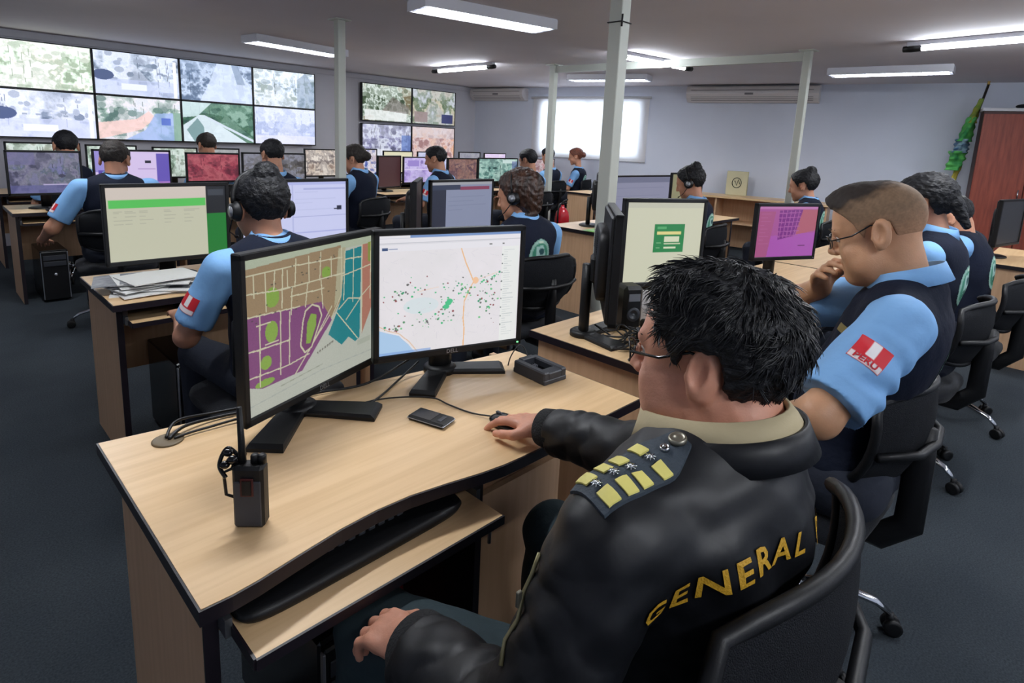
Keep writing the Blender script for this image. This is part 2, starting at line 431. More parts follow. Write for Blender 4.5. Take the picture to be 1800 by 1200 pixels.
# unseen tube lamps assumed overhead and behind the camera, added for ambient light
for i, (x, y, a) in enumerate(((.6, 5.2, 0), (.8, 1.9, 0), (3.2, .2, 0), (.6, -1.2, 0), (3.6, -1.6, 0), (6.6, -1.6, 0))):
    batten(x, y, a, ['bare tube lamp over the left aisle, above the frame', 'bare tube lamp over the front desk, above the frame',
           'bare tube lamp over the second man, above the frame', 'bare tube lamp behind the camera, left', 'bare tube lamp behind the camera, middle', 'bare tube lamp behind the camera, right'][i])

# ------------------------------------------------------------------ video walls
FRAMEB = mat('screen_frame_black', (14, 15, 20), .35)
W1 = [(235, 245, 248), (205, 218, 215), (150, 168, 150), (245, 248, 250), (225, 235, 245)]
W2 = [(80, 92, 120), (160, 175, 205), (215, 225, 248), (235, 240, 255), (170, 185, 205)]
def wall_img(k):
    rng = np.random.default_rng(50+k)
    if k == 0: a = cctv(1, [(150, 170, 145), (215, 232, 215), (245, 250, 248), (225, 225, 215), (175, 190, 170), (250, 252, 250)], n=4)
    elif k == 1:
        a = cctv(2, [(90, 105, 130), (165, 180, 200), (225, 232, 250), (205, 215, 240)], n=3)
        rect(a, 0, .62, 1, 1, (190, 200, 235), .6); ell(a, .1, .55, .12, .12, (70, 85, 125)); rect(a, .3, .72, .6, .86, (225, 230, 248)); rect(a, .93, .1, .97, 1, (235, 238, 245))
    elif k == 2:
        a = cctv(3, [(70, 90, 120), (120, 140, 170), (200, 215, 240), (90, 110, 140)], n=3); poly(a, [(.5, 0), (.75, 0), (1, .6), (1, 1), (.25, 1), (.4, .45)], (212, 224, 246), .8)
        poly(a, [(.7, 0), (.8, 0), (.9, .5), (.78, .5)], (110, 130, 160), .6)
    elif k == 3:
        a = cctv(4, [(110, 130, 140), (190, 205, 225), (235, 242, 252), (150, 165, 165)], n=4); poly(a, [(.7, .2), (.85, 0), (1, .4), (1, 1), (.7, 1)], (120, 140, 165), .6)
    elif k == 4:
        a = cctv(5, [(100, 115, 145), (180, 190, 215), (232, 236, 252), (215, 222, 245)], n=3); rect(a, 0, .6, 1, 1, (205, 212, 244), .7); ell(a, .06, .5, .14, .13, (70, 85, 130)); rect(a, .25, .72, .6, .86, (232, 235, 250)); rect(a, .93, .1, .97, 1, (235, 238, 245))
    elif k == 5:
        a = cctv(6, [(80, 110, 105), (150, 175, 165), (230, 225, 235), (205, 215, 225)], n=4); poly(a, [(0, .62), (.45, .5), (.6, .3), (.68, .45), (.5, .75), (0, 1)], (240, 200, 195), .8)
        poly(a, [(.68, .35), (1, .3), (1, 1), (.3, 1), (.55, .75)], (150, 175, 225), .8); rect(a, .75, .45, .87, .62, (60, 85, 185), .7); rect(a, .9, .3, 1, 1, (120, 160, 110), .6)
    elif k == 6:
        a = cctv(7, [(30, 70, 60), (70, 110, 85), (45, 90, 70), (130, 165, 150)], n=4); poly(a, [(0, 0), (.4, 0), (.2, .35), (0, .4)], (215, 232, 240), .8)
        poly(a, [(0, .6), (.22, .32), (.3, .32), (.9, 1), (0, 1)], (225, 235, 248), .85); line(a, [(.3, .35), (1, .95)], .03, (200, 212, 225), 1.7); poly(a, [(.05, .7), (.2, .4), (.28, .6), (.3, 1), (.15, 1)], (60, 100, 100), .6)
    elif k == 7:
        a = cctv(8, [(195, 205, 238), (165, 178, 215), (222, 228, 248), (205, 214, 244)], n=2); rect(a, 0, .75, 1, 1, (225, 225, 245), .6)
    elif k == 8: a = cctv(9, [(60, 80, 55), (230, 240, 235), (90, 110, 90), (205, 215, 205), (120, 110, 80)], n=3); rect(a, .05, .7, .9, .98, (238, 242, 242), .85); poly(a, [(.6, .3), (.95, .55), (.95, .75), (.4, .7)], (110, 100, 95), .6)
    elif k == 9: a = cctv(10, [(170, 160, 140), (205, 200, 180), (90, 110, 80), (200, 205, 215)], n=3); rect(a, .05, .65, .35, .95, (150, 130, 130), .9); rect(a, .68, .68, .95, .95, (36, 40, 95), .95)
    elif k == 10: a = cctv(11, [(90, 90, 120), (150, 150, 190), (225, 230, 245), (120, 120, 150)], n=4); rect(a, .08, .75, .6, 1, (235, 238, 246), .7); rect(a, .8, .3, 1, 1, (90, 120, 190), .7)
    else: a = cctv(12, [(235, 190, 160), (215, 165, 145), (225, 205, 205), (160, 120, 120)], n=4); rect(a, 0, 0, 1, .35, (215, 208, 215), .55)
    return np.clip(a, 0, 255)
def wall_screen(x0, x1, z0, z1, k, label, st, y=YW-.10):
    t = thing('wall_screen', label, 'screen', ((x0+x1)/2, y, z0), 0)
    W, H = x1-x0, z1-z0; b = .012; m = MB()
    m.box((0, .03, H/2), (W, .05, H)); m.box((0, 0, b/2), (W, .02, b)); m.box((0, 0, H-b/2), (W, .02, b)); m.box((-W/2+b/2, 0, H/2), (b, .02, H-.002)); m.box((W/2-b/2, 0, H/2), (b, .02, H-.002))
    m.build('screen_frame', FRAMEB, t)
    screen_mesh('display', wall_img(k), W-2*b, H-2*b, st, t, Matrix.Translation((0, .001, b)))
    m = MB(); m.box((0, .075, H/2), (W*.5, .04, H*.5)); m.build('wall_bracket', FRAMEB, t)
labs = ['video wall screen of sunlit tree crowns, top row, far left', 'video wall screen of street with parked car, top row, second from left', 'video wall screen of pale road between dark roofs, top row, third from left', 'video wall screen of white building, top row, far right',
        'video wall screen of pale street, bottom row, cut by the left edge', 'video wall screen with pink kerb curving by a blue road, bottom row', 'video wall screen of green avenue and white lanes, bottom row', 'pale lavender video wall screen, bottom row, far right']
XS = [-.07, .885, 1.735, 2.70, 3.665, 4.625]; XS = [.01, .905+.0, 1.735, 2.695, 3.67, 4.62]
cols = [(.78, 1.735), (1.738, 2.697), (2.70, 3.66), (3.663, 4.622)]
for c in range(4):
    for r in range(2):
        x0, x1 = cols[c]
        wall_screen(x0, x1, (1.815, 1.263)[r], (2.352, 1.812)[r], r*4+c, labs[r*4+c], 1.2)
lq = ['upper left screen of the 2 by 2 group, trees over white road', 'upper right screen of the 2 by 2 group with dark blue square', 'lower left screen of the 2 by 2 group, white and violet street', 'lower right screen of the 2 by 2 group, orange pink street']
for k, (c, r) in enumerate(((0, 0), (1, 0), (0, 1), (1, 1))):
    x0 = (5.452, 6.47)[c]; wall_screen(x0, x0+(1.01, 1.0)[c], (1.70, 1.09)[r], (2.318, 1.66)[r], 8+k, lq[k], 1.0)
MB_ = MB()

# ------------------------------------------------------------------ air conditioners, cabinet, flag, low cabinet
ACM = mat('ac_plastic', (214, 208, 206), .5); ACD = mat('ac_vent_grey', (120, 116, 118), .6)
def aircon(s0, s1, z0, z1, label, dz=.0):
    L = s1-s0; c = wallp((s0+s1)/2, 0, 0); t = thing('air_conditioner', label, 'air conditioner', (c.x, c.y, z0), WANG)
    H = z1-z0; prof = [(0, 0), (-.12, 0), (-.19, .06), (-.22, H*.5), (-.2, H*.92), (-.15, H), (0, H)]  # y towards the room is -y in this frame
    M = Matrix(((0, 0, 1, 0), (1, 0, 0, 0), (0, 1, 0, 0), (0, 0, 0, 1)))
    MB().prism(prof, -L/2+.05, L/2-.05, M).build('body', ACM, t)
    for sg in (-1, 1): MB().prism([(p[0]*1.02, p[1]) for p in prof], min(sg*(L/2-.05), sg*L/2), max(sg*(L/2-.05), sg*L/2), M).build('end_cap', ACM, t)
    m = MB()
    for k in range(3): m.box((0, -.155-.02*k, .025+.025*k), (L-.14, .012, .006))
    m.build('louvre_slat', ACD, t)
    MB().box((0, -.222, H*.5), (.12, .006, .03)).build('badge', ACD, t)
    MB().box((0, -.217, H*.72), (L-.14, .004, .008)).build('seam', ACD, t)
aircon(4.25, 6.12, 2.20, 2.44, 'wide cream wall air conditioner behind the cream pole')
aircon(.02, 1.22, 2.22, 2.44, 'cream wall air conditioner left of the window near the corner')
RED = mat('reddish_wood', (158, 74, 52), .45, rgb2=(128, 54, 40), vscale=5, stretch=(6, 6, .6))
REDE = mat('reddish_wood_edge', (70, 30, 28), .5)
cb = wallp(8.72, .28, 0)
t = thing('wardrobe_cabinet', 'tall reddish wood cabinet with white top strip at the right edge', 'cabinet', (cb.x, cb.y, 0), WANG)
MB().box((0, .0, 1.04), (1.5, .42, 2.08)).build('cabinet_body', REDE, t)
for i in range(3):
    dr = MB().box((-.5+i*.5, -.222, 1.06), (.492, .02, 1.98), ch=.003).build('door', RED, t)
    MB().tube([(-.5+i*.5+(-.2 if i else .2), -.26, 1.05), (-.5+i*.5+(-.2 if i else .2), -.26, 1.17)], .008, 8).build('handle', CHROME, dr)
MB().box((0, -.01, 2.10), (1.54, .47, .035)).build('top_strip', WFR, t)
MB().sq((-.28, -.05, 2.15), (.34, .2, .06), .6).build('cloth_bundle', CHAIRF, None)
o = bpy.data.objects['cloth_bundle']; o.location = t.location; o.rotation_euler = t.rotation_euler; tag(o, 'flat dark bundle lying on top of the reddish cabinet', 'bundle')
# flag on its leaning pole, rolled round it
fp = Vector((9.20, 1.44, 0))
t = thing('furled_flag', 'green furled flag with yellow fringe leaning beside the reddish cabinet', 'flag', fp)
a = Vector((-.02, .05, .0)); b = Vector((.30, -.30, 2.42))
MB().tube([a, b], .014, 8).build('flag_pole', mat('dark_pole_wood', (40, 34, 34), .4), t)
MB().lathe([(.004, .12), (.022, .06), (.012, .02), (.02, 0)], 10, Matrix.Translation(b)).build('finial', mat('brass', (190, 160, 90), .3, metal=.8), t)
rng = random.Random(4)
def flag_strip(z0, z1, w0, w1, c, name, ph, sgn):
    V = []; F = []; n = 26
    for i in range(n+1):
        f = i/n; z = z0+(z1-z0)*f; ax = a+(b-a)*(z/2.42); w = w0+(w1-w0)*f
        for k in range(14):
            an = 2*PI*k/14; r = w*(1+.35*math.sin(3*an+ph+f*4))*(1.0+.1*math.sin(f*20))
            V.append((ax.x+sgn*w*.7+r*math.cos(an), ax.y-sgn*w*.3+r*.6*math.sin(an), z))
    for i in range(n):
        for k in range(14):
            p = i*14+k; q = i*14+(k+1) % 14; F.append((p, q, q+14, p+14))
    F += [tuple(range(14)), tuple(range(n*14, n*14+14))]
    return MB().add(V, F, True).build(name, c, t)
GR = mat('flag_green', (40, 130, 70), .7, rgb2=(96, 190, 90), vscale=7); YE = mat('flag_yellow', (196, 180, 70), .7, rgb2=(120, 150, 60), vscale=9)
BLF = mat('flag_blue', (50, 90, 130), .7, rgb2=(150, 180, 190), vscale=14)
flag_strip(2.25, 1.95, .03, .07, YE, 'flag_band', 1, -1)
flag_strip(2.02, 1.72, .07, .11, GR, 'flag_cloth', 2, -1)
flag_strip(1.75, 1.58, .10, .115, BLF, 'flag_emblem_fold', 2.6, -1)
flag_strip(1.60, 1.36, .13, .10, GR, 'flag_cloth', 4, -1)
flag_strip(1.42, .95, .05, .03, YE, 'flag_fringe', 5, .3)
# low beech cabinet by the wall and the box on it
lc = wallp(5.35, .42, 0)
t = thing('low_cabinet', 'long low beech cabinet against the window wall', 'cabinet', (lc.x, lc.y, 0), WANG)
MB().box((0, 0, .80), (2.3, .52, .03)).build('cabinet_top', BEECH, t)
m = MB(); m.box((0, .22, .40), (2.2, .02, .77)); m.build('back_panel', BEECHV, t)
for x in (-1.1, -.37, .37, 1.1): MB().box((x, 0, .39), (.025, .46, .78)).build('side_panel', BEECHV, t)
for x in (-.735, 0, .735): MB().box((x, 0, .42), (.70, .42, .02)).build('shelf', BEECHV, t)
bx = wallp(5.17, .25, .815)
t = thing('carton', 'small upright cream carton with dark oval mark on the low cabinet', 'box', bx, WANG+.1)
MB().box((0, 0, .18), (.30, .12, .36), ch=.006).build('carton_body', mat('cream_card', (206, 200, 164), .7), t)
m = MB()
for k in range(20):
    a0, a1 = 2*PI*k/20, 2*PI*(k+1)/20
    m.tube([(.065*math.cos(a0), -.063, .19+.075*math.sin(a0)), (.065*math.cos(a1), -.063, .19+.075*math.sin(a1))], .005, 4)
m.tube([(-.03, -.063, .22), (.0, -.063, .15), (.02, -.063, .24), (.045, -.063, .17)], .006, 4)
m.build('oval_mark', mat('dark_print', (50, 60, 52), .7), t)

# ================================================================== desks
def desk(x0, x1, y0, y1, label, front=None, tray=(.1, .7), ped=None, group='workstation desks in rows', th=.028, z=.75, traypull=.0):
    t = thing('computer_desk', label, 'desk', (x0, y0, 0), 0, group)
    W, D = x1-x0, y1-y0
    P = [(px-x0, py-y0) for px, py in front] if front else [(0, 0), (W, 0)]
    P = P+[(W, D), (0, D)]
    e = .004
    cx, cy = W/2, D/2
    MB().prism(P, z-th, z-.0012).build('edge_band', EDGE, t)
    n = len(P); Q = []
    for i in range(n):     # veneer inset from the band
        a = Vector(P[i-1]); b = Vector(P[i]); c = Vector(P[(i+1) % n])
        d1 = (b-a).normalized(); d2 = (c-b).normalized(); nn = Vector((-d1.y-d2.y, d1.x+d2.x))
        if nn.length < 1e-6: nn = Vector((-d1.y, d1.x))
        nn.normalize(); k = e/max(.3, nn.dot(Vector((-d1.y, d1.x)))); Q.append(tuple(b+nn*k))
    MB().prism(Q, z-th*.5, z).build('desktop', BEECH, t)
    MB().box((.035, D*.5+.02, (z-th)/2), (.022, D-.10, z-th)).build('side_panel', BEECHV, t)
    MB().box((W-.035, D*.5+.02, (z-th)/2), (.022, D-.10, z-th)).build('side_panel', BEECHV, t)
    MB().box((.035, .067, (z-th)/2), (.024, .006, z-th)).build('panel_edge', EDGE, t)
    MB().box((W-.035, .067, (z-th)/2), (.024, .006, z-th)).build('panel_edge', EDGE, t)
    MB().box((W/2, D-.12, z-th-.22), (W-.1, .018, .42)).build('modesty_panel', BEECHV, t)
    if tray:
        a, b = tray; tz = z-.09
        tr = MB().box(((a+b)/2, .16-traypull, tz), (b-a, .37, .018)).build('keyboard_tray', BEECH, t)
        MB().box(((a+b)/2, .16-traypull-.187, tz), (b-a+.002, .005, .02)).build('tray_edge', EDGE, tr)
        MB().box((a-.002, .16-traypull, tz), (.005, .37, .02)).build('tray_edge', EDGE, tr)
        for s in (a-.008, b+.008):
            MB().box((s, .2, tz+.008), (.012, .34, .035)).build('tray_rail', mat('rail_metal', (120, 122, 126), .35, metal=.8), tr)
            MB().box((s, .2, tz+.045), (.018, .3, .04)).build('tray_hanger', EDGE, tr)
    if ped:
        a, b = ped
        MB().box(((a+b)/2, .3, .38), (b-a, .42, z-th-.08)).build('pedestal_body', EDGE, t)
        h = (z-th-.1)/3
        for k in range(3):
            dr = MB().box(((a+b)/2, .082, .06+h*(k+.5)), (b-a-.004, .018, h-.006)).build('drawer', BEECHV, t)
            MB().tube([((a+b)/2-.05, .062, .06+h*(k+.7)), ((a+b)/2+.05, .062, .06+h*(k+.7))], .005, 6).build('handle', SILVER, dr)
    return t
A1F = [(.25, .873), (.30, .872), (.344, .876), (.42, .889), (.509, .903), (.59, .908), (.668, .904), (.75, .889), (.834, .870), (.90, .860), (.962, .857), (1.461, .854)]
d1 = desk(.25, 1.461, .873, 1.49, 'foreground beech desk with wavy dark front edge and two map monitors', front=A1F, tray=(.06, .60), group=None, traypull=.035)
# taper: far edge of the top
for nm in ('edge_band', 'desktop'):
    o = [c for c in d1.children if c.name.startswith(nm)][0]
    for v in o.data.vertices:
        if v.co.y > .5: v.co.y = (1.552-.873 if v.co.x < .3 else 1.38-.873)+(-.004 if nm == 'desktop' else 0)
for c in d1.children:
    if c.name.startswith('modesty'): c.location.y -= .03
# open cubby, divider and cupboard at the right of the knee space
MB().box((.632, .26, .36), (.020, .42, .72)).build('divider', EDGE, d1)
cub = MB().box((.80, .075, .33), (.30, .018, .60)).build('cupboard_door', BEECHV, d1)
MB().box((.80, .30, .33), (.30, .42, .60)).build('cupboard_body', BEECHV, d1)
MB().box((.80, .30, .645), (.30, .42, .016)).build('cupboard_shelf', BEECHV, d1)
MB().tube([(.675, .055, .50), (.675, .055, .58)], .005, 6).build('handle', SILVER, cub)
gm = MB().lathe([(.034, .749), (.034, .7525), (.030, .754), (.0, .754)], 24, Matrix.Translation((.374-.25, 1.46-.873, 0))).build('cable_grommet', mat('grommet_brown', (104, 88, 62), .5), d1)

A2 = desk(1.67, 2.88, .86, 1.50, 'beech desk of the second man, behind the radio charger', tray=(.35, 1.05))
A3 = desk(2.90, 4.10, .86, 1.50, 'beech desk under the purple screen')
A4 = desk(4.12, 5.30, .86, 1.50, 'beech desk behind the purple screen desk, mostly hidden')
R1 = desk(5.55, 6.70, -.10, .52, 'beech desk at the right edge under the unlit monitor')
B1 = desk(.54, 1.74, 2.757, 3.385, 'beech desk in the second row with a pile of papers', tray=(.06, .75))
B2 = desk(1.76, 2.96, 2.757, 3.385, 'beech desk of the brown haired woman')
B3 = desk(4.03, 5.23, 2.757, 3.47, 'beech desk right of the widest pole with a green sheet')
B4 = desk(5.25, 6.45, 2.757, 3.47, 'beech desk near the woman with headset and bun')
C1 = desk(.56, 1.76, 5.95, 6.55, 'beech desk at the left edge with keyboard shelf', tray=(.06, .75))
C2 = desk(1.78, 2.98, 5.95, 6.55, 'beech desk under the red screen')
C3 = desk(4.16, 5.36, 6.25, 6.86, 'beech desk with warm side panel right of the slim pole')
C4 = desk(5.38, 6.58, 6.25, 6.86, 'beech desk under the teal screen')
C5 = desk(7.15, 7.72, 5.22, 5.83, 'small beech desk below the window beside the red haired woman', tray=None)
D1 = desk(.60, 1.80, 7.55, 8.15, 'farthest beech desk at the left edge')
D2 = desk(1.82, 3.02, 7.55, 8.15, 'farthest beech desk behind the red screen')
D3 = desk(3.70, 4.90, 7.55, 8.15, 'farthest beech desk left of the 2 by 2 screens')
D4 = desk(5.00, 6.20, 7.75, 8.35, 'farthest beech desk under the 2 by 2 screens')
D5 = desk(6.60, 7.80, 7.75, 8.35, 'farthest beech desk near the room corner')
D6 = desk(7.62, 8.36, 6.85, 7.35, 'narrow beech desk under the window corner', tray=None)
TRAYZ = .66+.009

# ================================================================== monitors
WHITE = mat('white_print', (210, 212, 216), .4); LED = mat('power_led', (120, 220, 140), .3, emis=(120, 230, 150), estr=1.5)
def monitor(loc, rz, w, h, img, label, zb=.09, strength=.8, base='y', logo=None, back=False, tilt=0, b=.017, z=.75, bl=0, base_rz=0, group=None, arm=.19, half=.84, hub=(0, .055), aw=.04):
    t = thing('computer_monitor', label, 'monitor', (loc[0], loc[1], z), rz, group)
    # everything in the frame of the foot: x right, -y towards the viewer, z up from the desk
    M = Matrix.Translation((0, -.045, zb)) @ Matrix.Rotation(tilt, 4, 'X')
    m = MB(); m.box((0, .012, b*.6), (w, .030, b*1.2), ch=.003); m.box((0, .012, h-b/2), (w, .030, b), ch=.003)
    for s in (-1, 1): m.box((s*(w/2-b/2), .012, h/2), (b, .030, h-.002), ch=.003)
    o = m.build('bezel', BLACKP, t); o.data.transform(M)
    m = MB(); m.box((0, .030, h/2), (w*.97, .016, h*.95), ch=.006); m.sq((0, .045, h/2), (w*.72, .06, h*.66), .25); m.box((0, .075, h*.42), (.1, .03, .1), ch=.01)
    for k in range(9): m.box((0, .0765-.002*0, h*.6+.008*k), (w*.45, .002, .003))
    o = m.build('back_shell', BLACKP, t); o.data.transform(M)
    H = h-b*2.2
    screen_mesh('display', img, w-2*b, H, strength, t, M @ Matrix.Translation((0, .003, b*1.2)))
    nb = MB(); nb.tube([(hub[0], hub[1], .0), (hub[0], hub[1], zb*.7), (0, .055, zb+h*.2), (0, .055, zb+h*.45)] if base == 'y' else [(0, .055, 0), (0, .055, zb+h*.45)], .020, 10, flat=1.9); nb.build('stand_neck', BLACKP, t)
    if base == 'y':
        bb = MB()
        R = rz_m(base_rz)
        H0 = Vector((hub[0], hub[1], 0))
        for s in (-1, 1):
            d = R @ Vector((s*math.sin(half), -math.cos(half), 0)); nrm = Vector((-d.y, d.x, 0)); a0 = H0-d*.02
            P = [a0+nrm*.030, a0-nrm*.030, H0+d*arm-nrm*aw, H0+d*arm+nrm*aw]
            c = sum(P, Vector())/4
            if (P[1]-P[0]).cross(P[2]-P[1]).z < 0: P = P[::-1]
            vs = [(q.x, q.y, 0) for q in P]+[(q.x, q.y, .009) for q in P]+[(c.x+(q.x-c.x)*.90, c.y+(q.y-c.y)*.90, .017) for q in P]
            bb.add(vs, [(3, 2, 1, 0), (8, 9, 10, 11)]+[(i+k, (i+1) % 4+k, (i+1) % 4+4+k, i+4+k) for k in (0, 4) for i in range(4)])
        bb.lathe([(.052, 0), (.052, .017), (.042, .024), (.0, .024)], 20, Matrix.Translation(H0))
        bb.build('stand_base', BLACKP, t)
    else:
        bb = MB(); bb.lathe([(.11, 0), (.11, .008), (.095, .014), (.03, .018), (0, .018)], 28, Matrix.Translation((0, .04, 0)) @ Matrix.Diagonal((1.15, .85, 1, 1))); bb.build('stand_base', BLACKP, t)
    if logo:
        text_obj('maker_logo', logo, .017, SILVER, t, M @ Matrix.Translation((0, -.0045, b*.62)) @ Matrix.Rotation(PI/2, 4, 'X'))
    MB().box((w/2-b*.5-.006, -.004, b*.6), (.006, .003, .004)).build('power_button', LED if logo else SILVER, t).data.transform(M)
    return t

# --- what the two large screens show
def map_left():
    a = canvas(300, 240, (196, 200, 188)); st = (214, 210, 180)
    rect(a, 0, 0, 1, .06, (186, 196, 172))
    poly(a, [(0, .06), (.28, .045), (.66, .03), (.68, .40), (.60, .52), (.52, .60), (.50, .44), (0, .36)], (162, 138, 106))
    poly(a, [(0, .36), (.50, .40), (.58, .56), (.35, .84), (.08, .84), (0, .80)], (134, 74, 128))
    poly(a, [(.70, .08), (.84, .07), (.83, .40), (.82, .78), (.78, .80), (.72, .74), (.66, .78), (.55, .66), (.62, .52), (.66, .42)], (38, 138, 146))
    poly(a, [(.85, .06), (1, .05), (1, .40), (.92, .60), (.84, .76)], (186, 128, 110)); poly(a, [(.90, .05), (1, .05), (1, .22), (.90, .20)], (146, 158, 78))
    poly(a, [(.64, .05), (.70, .05), (.66, .40), (.60, .48)], (186, 180, 150))
    gr = (140, 176, 76)
    for x, y, rx, ry in ((.16, .27, .045, .065), (.15, .49, .04, .07), (.11, .68, .035, .045), (.10, .81, .06, .025), (.54, .20, .035, .04)): ell(a, x, y, rx, ry, gr)
    # streets
    for P in ([(0, .10), (.30, .10), (.67, .12)], [(0, .21), (.2, .235), (.68, .24)], [(.28, .30), (.52, .31)], [(0, .355), (.34, .385)],
              [(0, .575), (.26, .59)], [(0, .745), (.25, .76), (.40, .74)], [(.12, .1), (.12, .35)], [(.23, .1), (.22, .36)], [(.32, .06), (.31, .24)], [(.41, .06), (.41, .24)], [(.50, .05), (.49, .24)], [(.58, .1), (.58, .24)],
              [(.05, .24), (.05, .10)], [(.29, .24), (.28, .42)], [(.40, .24), (.38, .40)], [(.50, .25), (.51, .45)], [(.18, .10), (.17, .235)], [(.26, .12), (.26, .235)],
              [(.08, .37), (.07, .82)], [(.21, .38), (.20, .80)], [(.27, .40), (.26, .76)], [(.30, .84), (.56, .52)], [(.40, .72), (.58, .46)],
              [(.665, .05), (.66, .40), (.58, .54)], [(.695, .08), (.68, .44)], [(.77, .08), (.76, .48)], [(.845, .06), (.84, .74)], [(.66, .26), (1, .22)], [(.70, .14), (.84, .15)], [(.70, .60), (.84, .46)], [(.62, .52), (.80, .78)], [(.64, .50), (.72, .44), (.82, .47), (1, .34)], [(.93, .06), (.92, .5)]):
        line(a, P, .0045, st)
    ring = [(.36, .50), (.38, .43), (.43, .40), (.48, .43), (.50, .50), (.46, .60), (.42, .70), (.37, .72), (.34, .66), (.35, .58), (.36, .50)]
    poly(a, ring, (120, 60, 112)); line(a, ring, .006, st)
    poly(a, [(.39, .52), (.42, .46), (.46, .48), (.455, .56), (.41, .67), (.38, .66)], gr)
    for x, y in ((.10, .64), (.10, .48), (.15, .62)): rect(a, x-.045, y-.06, x+.045, y-.052, st)
    rng = np.random.default_rng(5)
    for k in range(26): x, y = rng.random(2)*(.66, .32)+(.02, .08); rect(a, x, y, x+.012, y+.008, (70, 70, 62), .7)
    for k in range(34): rect(a, .46+.004*k, .755-.0012*k, .463+.004*k, .765-.0012*k+.004*(k % 3), (96, 92, 84), .7)
    rect(a, .80, .80, .92, .84, (182, 188, 174)); line(a, [(0, .93), (.5, .90), (1, .93)], .003, (176, 182, 176)); line(a, [(.2, .88), (.5, .86)], .003, (160, 165, 150))
    a += (rng.random(a.shape[:2])[..., None]-.5)*8
    return np.clip(a, 0, 255)
def map_right():
    a = canvas(320, 260, (232, 228, 232)); rng = np.random.default_rng(9)
    t = vnoise(320, 260, 5, rng, 4); a += (t[..., None]-.5)*np.array((8, 6, 8))
    ell(a, .28, .60, .12, .07, (218, 228, 232))
    for k in range(150):
        x, y = rng.random(2); c = np.array((218, 214, 222))
        if k % 2: line(a, [(x, y), (x+.05*(rng.random()-.5), y+.12*(rng.random()-.5))], .0012, c)
        else: line(a, [(x, y), (x+.14*(rng.random()-.5), y+.02)], .0012, c)
    poly(a, [(0, .78), (.06, .81), (.13, .84), (.20, .93), (.24, 1), (0, 1)], (172, 204, 236)); line(a, [(0, .745), (.06, .79), (.13, .82), (.2, .9), (.26, 1)], .004, (226, 196, 170))
    road = [(.55, .12), (.59, .26), (.63, .37), (.65, .43), (.62, .50), (.585, .60), (.58, .75), (.59, .85), (.585, 1)]
    line(a, road, .005, (240, 190, 140)); ell(a, .665, .42, .022, .03, (246, 200, 160)); line(a, [(.67, .42), (.83, .36)], .002, (235, 205, 175)); line(a, [(.25, .48), (.4, .45)], .002, (240, 210, 185))
    G = [(70, 190, 130), (60, 160, 120), (120, 200, 140), (110, 110, 110), (150, 84, 90), (90, 150, 110)]
    cl = [(.47, .60, .05, .05, 14), (.58, .50, .06, .05, 22), (.12, .50, .09, .06, 20), (.10, .78, .07, .04, 20), (.35, .72, .10, .08, 24), (.75, .50, .08, .09, 26), (.30, .42, .12, .07, 14), (.5, .43, .1, .04, 8), (.78, .68, .05, .08, 12), (.78, .4, .07, .05, 12), (.45, .68, .04, .05, 8), (.2, .7, .1, .1, 10), (.7, .62, .08, .04, 8)]
    for x, y, sx, sy, n in cl:
        for k in range(n):
            p = x+rng.normal()*sx*.6; q = y+rng.normal()*sy*.6; r = .003+.006*rng.random()
            if .02 < p < .86 and .15 < q < .96 and not (q > .8 and p < .2): ell(a, p, q, r, r*1.1, G[int(rng.integers(0, 6))])
    for x, y in ((.47, .60), (.455, .63), (.48, .585)): ell(a, x, y, .022, .022, (80, 196, 140))
    rect(a, .86, .13, .99, 1, (236, 238, 236)); 
    for k in range(38): rect(a, .875, .16+.021*k, .90+.06*rng.random(), .165+.021*k, (196, 202, 204), .8)
    for k in range(9): rect(a, .86, .2+.08*k, .868, .212+.08*k, (90, 100, 100), .8)
    rect(a, 0, 0, 1, .13, (234, 232, 238)); rect(a, .2, 0, 1, .022, (120, 150, 200)); rect(a, 0, .022, 1, .028, (205, 208, 222)); rect(a, 0, .062, 1, .068, (200, 200, 208)); rect(a, 0, .072, .9, .076, (214, 214, 220))
    rect(a, .02, .10, .055, .125, (70, 90, 130)); rect(a, .06, .108, .12, .116, (150, 160, 190)); rect(a, .76, .10, .78, .11, (120, 120, 120)); rect(a, .86, .10, .875, .11, (120, 120, 120))
    rect(a, 0, .975, .35, 1, (120, 160, 220), .6)
    return np.clip(a, 0, 255)
def lines(a, x0, x1, y0, y1, n, c, seed=0, al=.8, th=.006):
    rng = np.random.default_rng(seed)
    for k in range(n):
        y = y0+(y1-y0)*k/n; rect(a, x0, y, x0+(x1-x0)*(.3+.7*rng.random()), y+th, c, al)
def img_page():   # cream page, green strip; a dark strip and a green block at its right
    a = canvas(160, 100, (208, 208, 184)); rect(a, 0, 0, .82, .16, (222, 210, 200)); rect(a, .02, .17, .81, .28, (92, 205, 96)); 
    for i, x in enumerate((.05, .14, .25, .45, .62)): lines(a, x, x+.09+.05*(i > 1), .32, .54, 9, (178, 178, 160), i)
    rect(a, .82, 0, 1, .40, (22, 26, 34)); rect(a, .84, .05, .98, .14, (60, 66, 76)); rect(a, .82, .40, 1, 1, (24, 128, 50)); return a
def img_windows():
    a = canvas(160, 100, (200, 204, 240)); rect(a, 0, 0, 1, .05, (176, 182, 230)); rect(a, .56, .10, .99, .13, (170, 176, 222)); rect(a, .45, .05, .46, 1, (176, 182, 226)); rect(a, .46, .55, 1, .56, (160, 166, 214)); rect(a, .2, .8, 1, .82, (170, 176, 226))
    lines(a, .48, .95, .16, .5, 6, (182, 188, 226), 2); lines(a, .05, .42, .16, .9, 10, (182, 188, 228), 3); rect(a, .90, .40, .95, .47, (40, 42, 66)); rect(a, .87, .44, .90, .46, (40, 42, 66)); rect(a, 0, .9, .2, 1, (120, 150, 236)); return a
